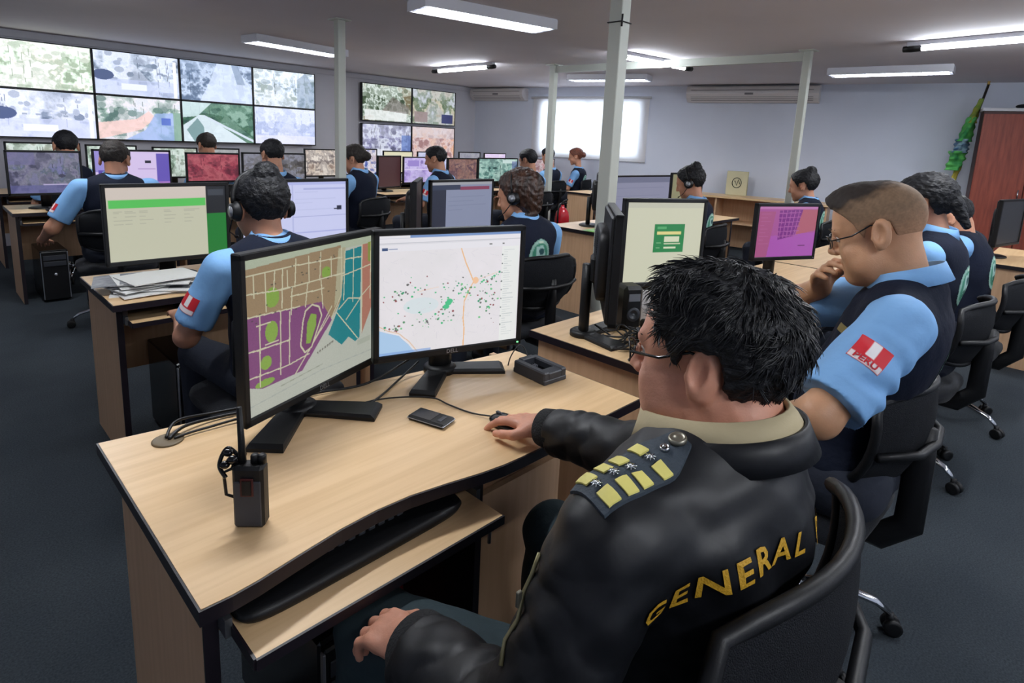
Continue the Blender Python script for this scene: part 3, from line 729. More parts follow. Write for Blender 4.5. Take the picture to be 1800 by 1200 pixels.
def img_login():
    a = canvas(160, 130, (208, 208, 184)); rect(a, 0, 0, 1, .07, (196, 196, 178)); rect(a, .36, .27, .76, .62, (34, 130, 70)); rect(a, .40, .36, .72, .40, (226, 214, 140)); rect(a, .50, .42, .70, .49, (216, 220, 190))
    rect(a, .40, .30, .52, .33, (90, 170, 110)); rect(a, .40, .50, .46, .51, (150, 200, 150)); rect(a, .50, .51, .72, .525, (196, 206, 170)); rect(a, .40, .56, .45, .57, (150, 200, 150)); rect(a, .50, .555, .66, .58, (214, 220, 190)); return a
def img_purple():
    a = canvas(140, 110, (168, 84, 152)); rect(a, 0, 0, 1, .05, (190, 120, 176)); poly(a, [(0, .6), (1, .52), (1, 1), (0, 1)], (170, 84, 176)); poly(a, [(.72, .06), (1, .06), (1, .48), (.66, .56)], (176, 92, 110)); poly(a, [(0, .1), (.28, .1), (.2, 1), (0, 1)], (168, 84, 132))
    poly(a, [(.34, .08), (.74, .06), (.64, .58), (.36, .66)], (122, 34, 130))
    for k in range(6): line(a, [(.34, .14+.09*k), (.70, .12+.09*k)], .008, (168, 90, 160))
    for k in range(5): line(a, [(.40+.07*k, .08), (.38+.06*k, .62)], .008, (168, 90, 160))
    lines(a, .04, .22, .15, .8, 9, (186, 112, 160), 4); rect(a, .72, .77, .84, .79, (110, 40, 110)); return a
def img_cam(seed, pal, tint=None, tiles=False):  # a street camera view
    a = cctv(seed, pal, 110, 66, 3)
    if tint is not None: a = a*.5+np.array(tint, float)*.5
    return np.clip(a, 0, 255)
def img_grey():
    a = canvas(140, 100, (142, 150, 178)); rect(a, 0, 0, 1, .06, (168, 170, 178)); rect(a, 0, .06, .22, 1, (38, 44, 66)); rect(a, 0, .06, .45, .16, (50, 60, 86)); rect(a, .45, .10, .95, .17, (140, 66, 96)); lines(a, .26, .9, .3, .85, 6, (122, 130, 160), 4); return a
def img_dark(c): a = canvas(24, 16, c); return a
def img_mauve():
    a = canvas(120, 76, (214, 196, 236)); rect(a, 0, 0, .14, .6, (150, 140, 210)); rect(a, .04, .55, .16, .9, (90, 70, 170)); rect(a, .82, .05, 1, 1, (100, 84, 180)); rect(a, .66, .26, .74, .34, (30, 30, 50)); rect(a, .56, .5, .8, .52, (170, 140, 200)); rect(a, 0, .9, 1, 1, (170, 120, 200)); return a
def img_list():
    a = canvas(110, 80, (150, 152, 178)); rect(a, 0, 0, 1, .18, (120, 124, 150)); lines(a, .05, .9, .25, .8, 7, (124, 128, 158), 8); rect(a, .85, .7, .9, .85, (40, 40, 60)); return a

L1 = monitor((.722, 1.440), math.atan2(.353, .935), .522, .412, map_left(), 'foreground monitor showing a coloured street plan, left of the pair', zb=.047, strength=.72, logo='DELL', base_rz=-.37, arm=.22, half=.76, hub=(-.055, .0), aw=.043)
L2 = monitor((1.123, 1.352), math.atan2(-.29, .956), .480, .385, map_right(), 'foreground monitor showing a pale city map with green marks, right of the pair', zb=.088, strength=.92, logo='DELL', base_rz=.30, arm=.205, half=.93, hub=(0, .045), aw=.038)
monitor((.872, 3.16), -.02, .54, .375, img_page(), 'monitor with cream page and bright green strip on the paper pile desk', zb=.085, strength=.8, base='o')
monitor((1.51, 3.17), 0, .63, .385, img_windows(), 'wide monitor with pale lavender windows right of the headset woman', zb=.085, strength=.95, base='o')
monitor((2.28, 3.12), math.radians(48), .44, .40, img_dark((46, 40, 44)), 'monitor turned sideways showing a dim dark screen', zb=.06, strength=.5, base='o')
monitor((2.72, 3.17), 0, .58, .37, img_grey(), 'monitor with dim grey blue page beside the brown haired woman', zb=.08, strength=.8, base='o')
# second man's desk
A2a = monitor((1.825, 1.285), math.radians(39), .44, .40, img_login(), 'black monitor seen edge-on from behind beside the green login screen', zb=.10, strength=.5, base='y')
A2b = monitor((2.305, 1.335), math.radians(-26), .415, .385, img_login(), 'monitor with cream page and small green login box', zb=.130, strength=.88, base='o')
monitor((3.34, 1.19), math.radians(-25), .44, .31, img_purple(), 'monitor glowing purple with a magenta street plan', zb=.155, strength=.85, base='o')
monitor((5.95, .46), math.radians(-12), .50, .36, img_dark((22, 20, 22)), 'unlit black monitor before the reddish cabinet', zb=.10, strength=.4, base='o')
monitor((4.36, 3.20), math.radians(39), .46, .40, img_dark((60, 60, 70)), 'monitor seen edge-on left of the widest pole', zb=.08, strength=.4, base='o')
monitor((5.15, 3.25), math.radians(-4), .95, .36, img_list(), 'monitor with dim lavender list right of the widest pole', zb=.09, strength=.75, base='o')
monitor((6.05, 3.25), math.radians(-4), .62, .38, img_dark((168, 166, 130)), 'monitor with plain olive page behind the woman with headset and bun', zb=.09, strength=.6, base='o')
# third row
PG = [(70, 70, 96), (110, 108, 140), (140, 138, 160), (92, 104, 116), (120, 122, 170)]
cg = img_cam(21, PG); rect(cg, 0, .8, 1, 1, (96, 96, 160), .6); rect(cg, .45, .78, .85, .81, (190, 180, 220)); rect(cg, 0, 0, .36, .3, (110, 104, 160), .5)
monitor((.82, 6.20), 0, .50, .365, cg, 'leftmost monitor with a dim grey violet street camera view', zb=.115, strength=.8, base='o')
monitor((1.45, 6.20), 0, .61, .335, img_mauve(), 'monitor with bright mauve page behind the leaning man', zb=.165, strength=.95, base='o')
monitor((2.13, 6.20), 0, .50, .29, img_cam(22, [(96, 30, 50), (160, 60, 80), (190, 100, 110), (130, 40, 60)]), 'monitor with a red tinted camera view', zb=.195, strength=.85, base='o')
monitor((2.74, 6.20), 0, .68, .32, img_cam(23, [(70, 66, 66), (110, 106, 104), (150, 152, 170), (96, 92, 88)]), 'monitor with a dull grey camera view beside the man in the third row', zb=.175, strength=.8, base='o')
monitor((4.42, 6.60), math.radians(14), .44, .42, img_dark((72, 40, 44)), 'monitor with a dark maroon screen on the warm panel desk', zb=.05, strength=.8, base='o')
lv = img_cam(24, [(150, 130, 200), (196, 176, 236), (210, 200, 244)]); rect(lv, 0, .45, 1, .5, (220, 210, 246)); rect(lv, .1, .1, .4, .35, (160, 140, 214))
monitor((4.96, 6.60), 0, .64, .36, lv, 'monitor with a light violet page left of the man facing left', zb=.10, strength=.9, base='o')
monitor((5.68, 6.60), 0, .56, .35, img_cam(25, [(110, 74, 70), (150, 110, 104), (96, 70, 84), (170, 134, 120)]), 'monitor with a brown pink camera view', zb=.10, strength=.8, base='o')
tl = img_cam(26, [(30, 70, 70), (120, 170, 160), (190, 220, 210), (60, 110, 104)]); rect(tl, .6, .05, .95, .2, (210, 232, 228)); rect(tl, .85, .1, 1, 1, (90, 100, 160), .6)
monitor((6.40, 6.60), 0, .84, .37, tl, 'monitor with a teal camera view left of the man before the pole', zb=.09, strength=.85, base='o')
# fourth row, against the video wall
GN = [(90, 110, 90), (190, 215, 200), (230, 240, 235), (110, 120, 96)]
monitor((1.03, 7.75), 0, .62, .36, img_cam(31, GN), 'farthest row monitor behind the leftmost seated head', zb=.14, strength=.9, base='o')
monitor((1.62, 7.75), 0, .48, .36, img_cam(36, GN), 'farthest row monitor hidden behind the mauve screen', zb=.13, strength=.9, base='o')
monitor((2.25, 7.75), 0, .48, .36, img_cam(32, GN), 'farthest row monitor with a green white view between mauve and red screens', zb=.12, strength=.9, base='o')
monitor((2.75, 7.75), 0, .46, .36, img_cam(33, [(150, 150, 160), (200, 205, 205)]), 'farthest row monitor behind the red screen', zb=.12, strength=.7, base='o')
monitor((4.10, 7.70), 0, .58, .38, img_cam(34, [(150, 130, 120), (220, 205, 190), (110, 100, 100), (236, 226, 216)]), 'farthest row monitor with a sandy view left of the slim pole', zb=.12, strength=.9, base='o')
monitor((4.68, 7.70), 0, .54, .38, img_cam(35, [(205, 190, 200), (235, 232, 240), (70, 90, 170)]), 'farthest row monitor with a white view beside the woman with bun at the slim pole', zb=.14, strength=.9, base='o')
monitor((5.50, 7.95), 0, .56, .35, img_dark((226, 222, 190)), 'farthest row monitor with a cream page under the 2 by 2 screens', zb=.14, strength=.95, base='o')
monitor((6.18, 7.95), 0, .62, .35, img_cam(37, [(150, 160, 220), (220, 224, 246)]), 'farthest row monitor with a pale blue page under the 2 by 2 screens', zb=.14, strength=.9, base='o', z=.75)
monitor((7.00, 7.95), 0, .50, .35, img_cam(38, [(150, 150, 170), (190, 190, 200)]), 'farthest row monitor right of the teal screen, grey view', zb=.15, strength=.7, base='o')
monitor((7.62, 7.95), 0, .55, .35, img_cam(39, [(220, 196, 240), (240, 226, 248)]), 'farthest row monitor with a pink white page near the room corner', zb=.14, strength=.95, base='o')
monitor((8.02, 7.10), math.radians(-8), .50, .34, img_cam(40, [(196, 130, 130), (220, 210, 214), (150, 110, 116)]), 'monitor with a pink and white view facing the red haired woman', zb=.10, strength=.85, base='o')

# ================================================================== people: smooth solids from a distance field
class Field:
    def __init__(s, lo, hi, h):
        s.h = h; s.lo = np.array(lo, float); n = np.ceil((np.array(hi)-s.lo)/h).astype(int)+1
        s.n = n; s.D = np.full(n, .08, np.float32)
        s.ax = [s.lo[i]+h*np.arange(n[i]) for i in range(3)]
    def sl(s, lo, hi):
        a = np.clip(np.floor((np.array(lo)-s.lo)/s.h).astype(int), 0, s.n); b = np.clip(np.ceil((np.array(hi)-s.lo)/s.h).astype(int)+1, 0, s.n)
        sl = tuple(slice(a[i], b[i]) for i in range(3))
        X = s.ax[0][sl[0]][:, None, None]; Y = s.ax[1][sl[1]][None, :, None]; Z = s.ax[2][sl[2]][None, None, :]
        return sl, X, Y, Z
    def mix(s, sl, d, k, op):
        a = s.D[sl]
        if a.size == 0: return
        if op == 'u':
            h = np.maximum(k-np.abs(a-d), 0)/k; s.D[sl] = np.minimum(a, d)-h*h*k*.25
        elif op == 's':
            d = -d; h = np.maximum(k-np.abs(a-d), 0)/k; s.D[sl] = np.maximum(a, d)+h*h*k*.25
    def cap(s, a, b, ra, rb, k=.02, op='u', flat=False, sq=None):
        a = np.array(a, float); b = np.array(b, float); m = max(ra, rb)+k+s.h*2
        sl, X, Y, Z = s.sl(np.minimum(a, b)-m, np.maximum(a, b)+m); d = b-a; L = d@d+1e-12
        px, py, pz = X-a[0], Y-a[1], Z-a[2]
        t = np.clip((px*d[0]+py*d[1]+pz*d[2])/L, 0, 1)
        q = np.sqrt((px-t*d[0])**2+(py-t*d[1])**2+(pz-t*d[2])**2)-(ra+(rb-ra)*t)
        if flat: q = np.maximum(q, ((px*d[0]+py*d[1]+pz*d[2])/L-1)*math.sqrt(L))
        s.mix(sl, q, k, op); return s
    def ell(s, c, r, R=None, k=.015, op='u'):
        c = np.array(c, float); r = np.array(r, float); m = r.max()+k+s.h*2
        sl, X, Y, Z = s.sl(c-m, c+m); x, y, z = X-c[0], Y-c[1], Z-c[2]
        if R is not None:
            R = np.array(R); x, y, z = (R[0, 0]*x+R[1, 0]*y+R[2, 0]*z, R[0, 1]*x+R[1, 1]*y+R[2, 1]*z, R[0, 2]*x+R[1, 2]*y+R[2, 2]*z)
        k0 = np.sqrt((x/r[0])**2+(y/r[1])**2+(z/r[2])**2); k1 = np.sqrt((x/r[0]**2)**2+(y/r[1]**2)**2+(z/r[2]**2)**2)+1e-9
        s.mix(sl, k0*(k0-1)/k1, k, op); return s
    def clip(s, fn):       # keep where fn<0
        X, Y, Z = s.ax[0][:, None, None], s.ax[1][None, :, None], s.ax[2][None, None, :]
        s.D = np.maximum(s.D, fn(X, Y, Z)).astype(np.float32)
    def mesh(s):
        D = s.D; D[0] = D[-1] = .05; D[:, 0] = D[:, -1] = .05; D[:, :, 0] = D[:, :, -1] = .05
        ins = D < 0; n = s.n
        c = np.zeros(n-1, np.int8)
        for dx in (0, 1):
            for dy in (0, 1):
                for dz in (0, 1): c += ins[dx:n[0]-1+dx, dy:n[1]-1+dy, dz:n[2]-1+dz]
        act = np.argwhere((c > 0) & (c < 8)); idx = np.full(n-1, -1, np.int32); idx[tuple(act.T)] = np.arange(len(act))
        P = np.zeros((len(act), 3)); W = np.zeros(len(act))
        cor = [(i, j, k) for i in (0, 1) for j in (0, 1) for k in (0, 1)]
        for a in cor:
            for ax in range(3):
                if a[ax]: continue
                b = list(a); b[ax] = 1
                da = D[tuple((act+a).T)].astype(float); db = D[tuple((act+b).T)].astype(float)
                m = (da < 0) != (db < 0); t = np.where(m, da/(da-db+1e-20), 0)
                q = np.array(a, float)[None]+0*P; q[:, ax] = t
                P[m] += q[m]; W[m] += 1
        V = s.lo+(act+P/W[:, None])*s.h
        F = []
        for ax in range(3):
            u, v = [(1, 2), (2, 0), (0, 1)][ax]
            A = ins.take(range(n[ax]-1), ax); B = ins.take(range(1, n[ax]), ax)
            e = np.argwhere(A != B); e = e[(e[:, u] > 0) & (e[:, v] > 0) & (e[:, u] < n[u]-1) & (e[:, v] < n[v]-1)]
            f = ins[tuple(e.T)]
            q = []
            for du, dv in ((-1, -1), (0, -1), (0, 0), (-1, 0)):
                g = e.copy(); g[:, u] += du; g[:, v] += dv; q.append(idx[tuple(g.T)])
            q = np.stack(q, 1); q[~f] = q[~f][:, ::-1]; F.append(q)
        return V, np.concatenate(F)
def normals(V, F):
    N = np.zeros_like(V); a, b, c, d = (V[F[:, i]] for i in range(4)); n = np.cross(c-a, d-b)
    for i in range(4): np.add.at(N, F[:, i], n)
    return N/(np.linalg.norm(N, axis=1, keepdims=True)+1e-12)
def wnoise(P, f, seed=0):       # cheap smooth pseudo-noise
    rng = np.random.default_rng(seed); o = 0
    for i in range(7):
        k = rng.normal(size=3); k /= np.linalg.norm(k); ff = f*(.6+1.2*rng.random())
        o = o+np.sin(P @ k*ff*2*PI+rng.random()*9+1.3*np.sin(P @ rng.normal(size=3)*f*2+rng.random()*6))
    return o/4
def V3(*a): return np.array(a, float)
def rot_head(yaw, pitch, roll=0):
    return np.array(Matrix.Rotation(yaw, 3, 'Z') @ Matrix.Rotation(-pitch, 3, 'X') @ Matrix.Rotation(roll, 3, 'Y'))

def head_prims(F, O, R, s=1.0, jowl=0.0, off=0.0, neck=None, neckr=.052):
    g = lambda x, y, z: O+R @ (V3(x, y, z)*s)
    E = lambda c, r, k=.02, op='u': F.ell(g(*c), V3(*r)*s+(off if op == 'u' else 0), R, k, op)
    E((0, -.016, .042), (.074, .096, .085)); E((0, .03, .05), (.066, .062, .068), .03)
    E((0, .042, -.012), (.060, .052, .082), .03); E((0, .030, -.060), (.058+jowl*.4, .060, .042+jowl*.3), .03)
    E((0, .078, -.093), (.024, .020, .018), .025)
    if jowl: E((0, .03, -.095), (.05, .055, .03), .04); E((-.045, .045, -.055), (.026, .034, .036), .03); E((.045, .045, -.055), (.026, .034, .036), .03)
    if off == 0:
        for q in (-1, 1):
            E((q*.038, .066, -.028), (.024, .022, .022), .02)
            E((q*.032, .104, .012), (.017, .014, .012), .012, 's')
        F.cap(g(-.034, .086, .032), g(.034, .086, .032), .011*s, .011*s, .016)
        F.cap(g(0, .094, .024), g(0, .114, -.018), .0075*s, .0115*s, .012)
        for q in (-1, 1): E((q*.011, .103, -.024), (.009, .010, .008), .008)
        F.cap(g(-.018, .090, -.052), g(.018, .090, -.052), .0085*s, .0085*s, .010)
        F.cap(g(-.015, .088, -.066), g(.015, .088, -.066), .0085*s, .0085*s, .010)
        F.cap(g(-.022, .101, -.059), g(.022, .101, -.059), .003*s, .003*s, .005, 's')
        # ears
        for q in (-1, 1):
            Re = R @ np.array(Matrix.Rotation(q*-.36, 3, 'Z') @ Matrix.Rotation(.18, 3, 'X'))
            F.ell(g(q*.081, -.014, .004), V3(.0105, .0225, .037)*s, Re, .006)
            F.ell(g(q*.080, -.004, -.022), V3(.008, .011, .014)*s, Re, .008)
            F.ell(g(q*.0925, -.010, .008), V3(.0115, .0125, .024)*s, Re, .004, 's')
            F.ell(g(q*.0825, .006, -.002), V3(.006, .005, .007)*s, Re, .004)
    if neck is not None: F.cap(g(0, -.028, -.045), neck, neckr, neckr*1.1, .03)
def hand_prims(F, wr, d, up, side, s=1.0, curl=.5, spread=.12, thumb=1.0):
    """wr wrist, d finger direction, up back-of-hand normal, side +1 when the thumb lies towards cross(d,up)*side"""
    d = d/np.linalg.norm(d); up = up-d*(up@d); up /= np.linalg.norm(up); lt = np.cross(d, up)*side
    R = np.stack([lt, d, up], 1)
    F.ell(wr+d*.048*s, V3(.038, .052, .0155)*s, R, .02); F.cap(wr-d*.01, wr+d*.03*s, .025*s, .022*s, .02)
    for i, (o, L) in enumerate(((.028, .072), (.010, .082), (-.009, .077), (-.027, .060))):
        b = wr+d*(.088-.004*abs(i-1))*s+lt*o*s+up*.002; a = 0; p = b-d*.02*s; dd = d+lt*(o/.03)*spread; dd /= np.linalg.norm(dd)
        F.cap(p, b, .0105*s, .0098*s, .008)
        p = b
        for j, f in enumerate((.45, .32, .25)):
            a += curl*(.5, .7, .5)[j]; q = p+(dd*math.cos(a)-up*math.sin(a))*L*f*s
            F.cap(p, q, (.0095-.0007*j)*s, (.0088-.0009*j)*s, .004); p = q
    p = wr+d*.02*s+lt*.026*s-up*.006; q = p+(d*.55+lt*.7*thumb-up*.25)*.042*s; r = q+(d*.9+lt*.12-up*.25*curl)*.034*s; t = r+(d*.95-lt*.1-up*.3*curl)*.026*s
    F.cap(p, q, .0145*s, .0115*s, .014); F.cap(q, r, .0108*s, .0100*s, .004); F.cap(r, t, .0098*s, .0082*s, .004)
def spine(J):
    P, N = J['pelvis'], J['neck']; z = N-P; L = np.linalg.norm(z); z = z/L; x = J['shR']-J['shL']; x = x-z*(x@z); x /= np.linalg.norm(x)
    return P, N, L, np.stack([x, np.cross(z, x), z], 1)
def torso_prims(F, J, off=0.0, b=1.0, belly=0.0, k=.05, shoulder=1.0, neckr=.05):
    P, N, L, R = spine(J); at = lambda f, x=0, y=0: P+R @ V3(x, y, 0)+(N-P)*f
    F.ell(at(.04, 0, .0), V3(.165*b+off, .125+off, .13+off), R, k)
    F.ell(at(.32, 0, .02+belly*.4), V3(.148*b+off+belly*.3, .112+off+belly, .17+off), R, k)
    F.ell(at(.66, 0, .0), V3(.166*b+off, .118+off, .17+off), R, k)
    F.ell(at(.82, 0, -.012), V3(.15*b+off, .092+off, .09+off), R, k)
    m = (J['shL']+J['shR'])/2; ins = .80*shoulder
    F.cap(m+(J['shL']-m)*ins, m+(J['shR']-m)*ins, .056+off, .056+off, k)
    for s in ('shL', 'shR'): F.cap(m+(J[s]-m)*.62, N+(J[s]-m)*.10, .045+off, .040+off, k)
def mirror_R(J): pass
def surf(F, name, m, parent, disp=None, origin=None, label=None):
    V, Q = F.mesh()
    if disp is not None: V = V+normals(V, Q)*disp(V)[:, None]
    if origin is not None: V = V-np.array(origin)
    o = array_mesh(name, V, Q, m, parent, True)
    if label: o['label'] = label
    return o
def bvh_of(objs):
    V = []; Fs = []
    for o in objs:
        n = len(V); V += [v.co.copy() for v in o.data.vertices]; Fs += [tuple(i+n for i in p.vertices) for p in o.data.polygons]
    return BVHTree.FromPolygons(V, Fs)
def project(bvh, c, nrm, up, pts, off=.002, reach=.3):
    """lay 2-D points (metres, x right seen from outside, y up) onto a surface, looking along -nrm"""
    nrm = Vector(nrm).normalized(); up = Vector(up); up = (up-nrm*up.dot(nrm)).normalized(); rt = up.cross(nrm); c = Vector(c); out = []
    for x, y in pts:
        o = c+rt*x+up*y; h, n, i, d = bvh.ray_cast(o+nrm*reach, -nrm, reach*2)
        out.append((h+n*off) if h is not None else None)
    return out
def decal(name, bvh, c, nrm, up, w, h, img, parent, shape='rect', rough=.6, res=None, off=.002, label=None):
    """a sewn-on patch following the cloth: img carries its printed colours"""
    H, W, _ = img.shape; pts = [((i/(W-1)-.5)*w, (.5-j/(H-1))*h) for j in range(H) for i in range(W)]
    P = project(bvh, c, nrm, up, pts, off); F = []
    for j in range(H-1):
        for i in range(W-1):
            q = (j*W+i, (j+1)*W+i, (j+1)*W+i+1, j*W+i+1)
            if any(P[k] is None for k in q): continue
            if shape == 'oval' and any((pts[k][0]/w*2)**2+(pts[k][1]/h*2)**2 > 1.03 for k in q): continue
            F.append(q)
    if not F: return None
    V = np.array([p if p is not None else (0, 0, 0) for p in P]); use = np.unique(np.array(F)); mp = -np.ones(len(V), int); mp[use] = np.arange(len(use))
    o = array_mesh(name, V[use], mp[np.array(F)], attr_mat('printed_cloth', 0, rough), parent, True, lin(img.reshape(-1, 3)[use]))
    if label: o['label'] = label
    return o
def crest_img(W=26, H=34, hue=0):
    a = canvas(W, H, (40, 96, 84)); ell(a, .5, .5, .46, .46, (150, 190, 176)); ell(a, .5, .5, .36, .36, (60, 140, 110)); poly(a, [(.3, .25), (.6, .2), (.75, .5), (.5, .8), (.3, .6)], (170, 206, 196)); ell(a, .55, .38, .12, .1, (30, 80, 84))
    poly(a, [(.35, .6), (.6, .55), (.62, .75), (.4, .78)], (52, 110, 90)); rect(a, .42, .1, .6, .16, (206, 220, 200)); return a
def flag_patch():
    a = canvas(30, 26, (206, 30, 44)); rect(a, .36, .03, .64, .66, (240, 236, 236)); rect(a, 0, .70, 1, 1, (206, 30, 44)); rect(a, .03, .73, .97, .97, (236, 226, 228)); return a
def collar(name, m, parent, c, ax, R, r=(.062, .070), h=.040, flare=.012, th=.004, gap=.5, origin=None, n=40, drop=.9):
    """folded shirt collar: an open ring round the neck, two layers"""
    c = np.array(c, float); V = []; F = []
    prof = [(0, -.010), (.001, h*.55), (.004, h), (.004+th, h+.001), (.010+flare*.6, h*.55), (.014+flare, -h*.10), (.011+flare, -h*.12), (.006, h*.4)]
    for i in range(n+1):
        a = PI/2+gap/2+(2*PI-gap)*i/n; ff = max(0, math.sin(a))  # front where the collar opens
        for q, (dr, dz) in enumerate(prof):
            rr0 = r[0]+dr; rr1 = r[1]+dr
            z = dz-(ff**2)*.012*drop-(.02*ff**6 if q in (4, 5, 6) else 0)
            V.append(c+R @ V3(rr0*math.cos(a), rr1*math.sin(a), z))
    k = len(prof)
    for i in range(n):
        for j in range(k): a = i*k+j; b = i*k+(j+1) % k; F.append((a, b, b+k, a+k))
    F += [tuple(range(k-1, -1, -1)), tuple(range(n*k, n*k+k))]
    if origin is not None: V = [v-np.array(origin) for v in V]
    mb = MB().add(V, F, True); return mb.build(name, m, parent)
def hair_solid(O, R, s, h, style='short', t=.011, origin=None, m=None, parent=None, name='hair', seed=1, front=.072, lump=.003, nape=-.085, clipt=None):
    pad = .24; F = Field(O-pad*s, O+pad*s, h); head_prims(F, O, R, s, 0, t)
    E = lambda c, r, k=.02: F.ell(O+R @ (V3(*c)*s), V3(*r)*s, R, k)
    if style == 'fade': E((0, .046, .094), (.050, .058, .038), .045)
    if style == 'top': E((0, .044, .094), (.052, .064, .034), .03)
    elif style in ('bun', 'bunhigh', 'bunlow', 'long', 'tousled', 'pony'): E((0, -.02, .05), (.081, .106, .090), .03)
    if style == 'tousled': E((0, -.024, .034), (.079, .084, .092), .04); E((0, .035, .100), (.060, .05, .034), .03)
    def cut(X, Y, Z):
        x, y, z = X-O[0], Y-O[1], Z-O[2]; Rt = R.T
        lx = (Rt[0, 0]*x+Rt[0, 1]*y+Rt[0, 2]*z)/s; ly = (Rt[1, 0]*x+Rt[1, 1]*y+Rt[1, 2]*z)/s; lz = (Rt[2, 0]*x+Rt[2, 1]*y+Rt[2, 2]*z)/s
        xs = [-.2, -.060, -.046, -.036, .012, .026, .042, min(.060, front-.004), front, front+.02, .2]
        ys = [nape, nape, nape*.6, .034, .034, .004, .040, .066, .09, .14, .4]
        if style == 'top': xs = [-.2, -.055, -.02, .04, .105, .12, .2]; ys = [.24, .136, .116, .096, .080, .10, .3]
        if style in ('stubble', 'fade'): ys = [nape, nape, nape*.6, .030, .030, .000, .045, .07, .095, .14, .4]
        return (np.interp(ly, xs, ys)-lz)*s*.7
    F.clip(cut)
    g = lambda x, y, z: O+R @ (V3(x, y, z)*s)
    if style == 'bun': F.ell(g(0, -.10, .085), V3(.042, .038, .040)*s, R, .012)
    if style == 'bunhigh': F.ell(g(0, -.075, .120), V3(.045, .042, .042)*s, R, .012)
    if style == 'bunlow': F.ell(g(0, -.125, .01), V3(.046, .040, .044)*s, R, .012)
    if style == 'pony': F.ell(g(0, -.105, -.005), V3(.03, .03, .03)*s, R, .012); F.cap(g(0, -.11, .0), g(.01, -.135, -.10), .03*s, .016*s, .015)
    if style == 'long': F.ell(g(0, -.055, -.02), V3(.078, .062, .088)*s, R, .03); F.ell(g(0, -.03, .04), V3(.09, .1, .1)*s, R, .03); F.ell(g(-.03, -.05, -.10), V3(.04, .035, .03)*s, R, .02)
    f = lambda V: lump*wnoise(V, 24, seed)+lump*.7*wnoise(V, 60, seed+1)
    if style == 'fade':
        V, Q = F.mesh(); N = normals(V, Q); L = ((V-O) @ R)/s; nz = wnoise(V, 30, 4); nz2 = wnoise(V, 120, 9)
        w = np.clip((L[:, 2]-.084)/.028+(L[:, 1]-.005)*8+.25*nz, 0, 1); w = w*w*(3-2*w)
        V = V+N*(w*(.0010*nz+.0008*nz2+.002))[:, None]
        lo = np.clip((L[:, 2]+.02)/.075+.12*nz, 0, 1)[:, None]
        c = lin((176, 132, 100))*(1-lo)+lin((124, 98, 74))*lo; c = c*(1-w[:, None])+lin((38, 28, 22))*w[:, None]
        c = c*(1+.18*nz2)[:, None]
        return array_mesh(name, V-np.array(origin), Q, attr_mat('faded_hair', 0, .75), parent, True, np.clip(c, 0, 1))
    return surf(F, name, m, parent, f, origin)
def face_bits(parent, O, R, s, origin, hairm, glasses=None, brow=True, eyes=True):
    g = lambda x, y, z: tuple(O+R @ (V3(x, y, z)*s)-origin)
    if eyes:
        for q in (-1, 1):
            m = MB(); m.lathe([(0.0, -.0115), (.006, -.0098), (.010, -.0057), (.0115, 0), (.010, .0057), (.006, .0098), (0, .0115)], 14, Matrix.Translation(g(q*.031, .0835, .012)))
            e = m.build('eye', EYEW, parent)
            n = R @ V3(0, 1, -.35); n /= np.linalg.norm(n); c = np.array(g(q*.031, .0835, .012))+n*.0085
            Mx = Matrix.Translation(c) @ Vector(n).to_track_quat('Z', 'Y').to_matrix().to_4x4()
            MB().lathe([(.0055, 0), (.005, .0028), (0.0, .0036)], 12, Mx).build('iris', SHOE, e)
            # upper lid
            mb = MB(); mb.tube([g(q*.031-.013, .0885, .012), g(q*.031-.006, .0955, .0185), g(q*.031+.006, .0955, .0185), g(q*.031+.013, .0885, .012)], .0022*s, 6); mb.build('eyelid', SKIN, e)
    if brow:
        for q in (-1, 1): MB().tube([g(q*.014, .100, .034), g(q*.028, .1005, .040), g(q*.046, .086, .036)], [.003, .0042, .002], 6, flat=.6).build('eyebrow', hairm, parent)
    if glasses:
        gl = MB(); fm = GLOSSP
        for q in (-1, 1):
            c = V3(q*.033, .113, .008); pts = []
            for k in range(17):
                a = 2*PI*k/16; pts.append(g(c[0]+.026*math.cos(a), c[1]-.014*abs(math.cos(a))*(1 if q*math.cos(a) > 0 else 0), c[2]+.017*math.sin(a)))
            gl.tube(pts, .0014, 6)
            gl.tube([g(q*.058, .100, .012), g(q*.074, .05, .014), g(q*.081, .004, .030), g(q*.080, -.02, .024)], .0022, 6)
        gl.tube([g(-.008, .114, .012), g(0, .118, .014), g(.008, .114, .012)], .0014, 6)
        o = gl.build('glasses', fm, parent)
def headset(parent, O, R, s, origin, mic=True, col=DARKG, side=-1):
    g = lambda x, y, z: tuple(O+R @ (V3(x, y, z)*s)-origin)
    t = MB(); pts = [g(.097*math.cos(a), -.01, .028+.112*math.sin(a)) for a in [PI*k/16 for k in range(17)]]
    t.tube(pts, .006, 8, flat=1.8); o = t.build('headset_band', BLACKP, parent)
    for q in (-1, 1):
        m = MB(); A = Matrix(np.vstack([np.c_[R @ np.array(Matrix.Rotation(q*PI/2, 3, 'Y')), g(q*.082, -.008, .002)], [0, 0, 0, 1]]).tolist())
        m.lathe([(.030, 0), (.038, .004), (.038, .016), (.030, .022), (.030, .030), (.012, .032), (.0, .032)], 22, A); m.build('ear_cup', BLACKP, o)
        m = MB(); m.lathe([(.020, .031), (.020, .0335), (.013, .0335), (.013, .0345), (0, .0345)], 20, A); m.build('ear_ring', SILVER, o)
    if mic:
        t = MB(); t.tube([g(side*.105, 0, -.02), g(side*.10, .05, -.06), g(side*.06, .10, -.075)], .0028, 6); t.tube([g(side*.06, .10, -.075), g(side*.05, .106, -.076)], .006, 8); t.build('microphone_boom', BLACKP, o)

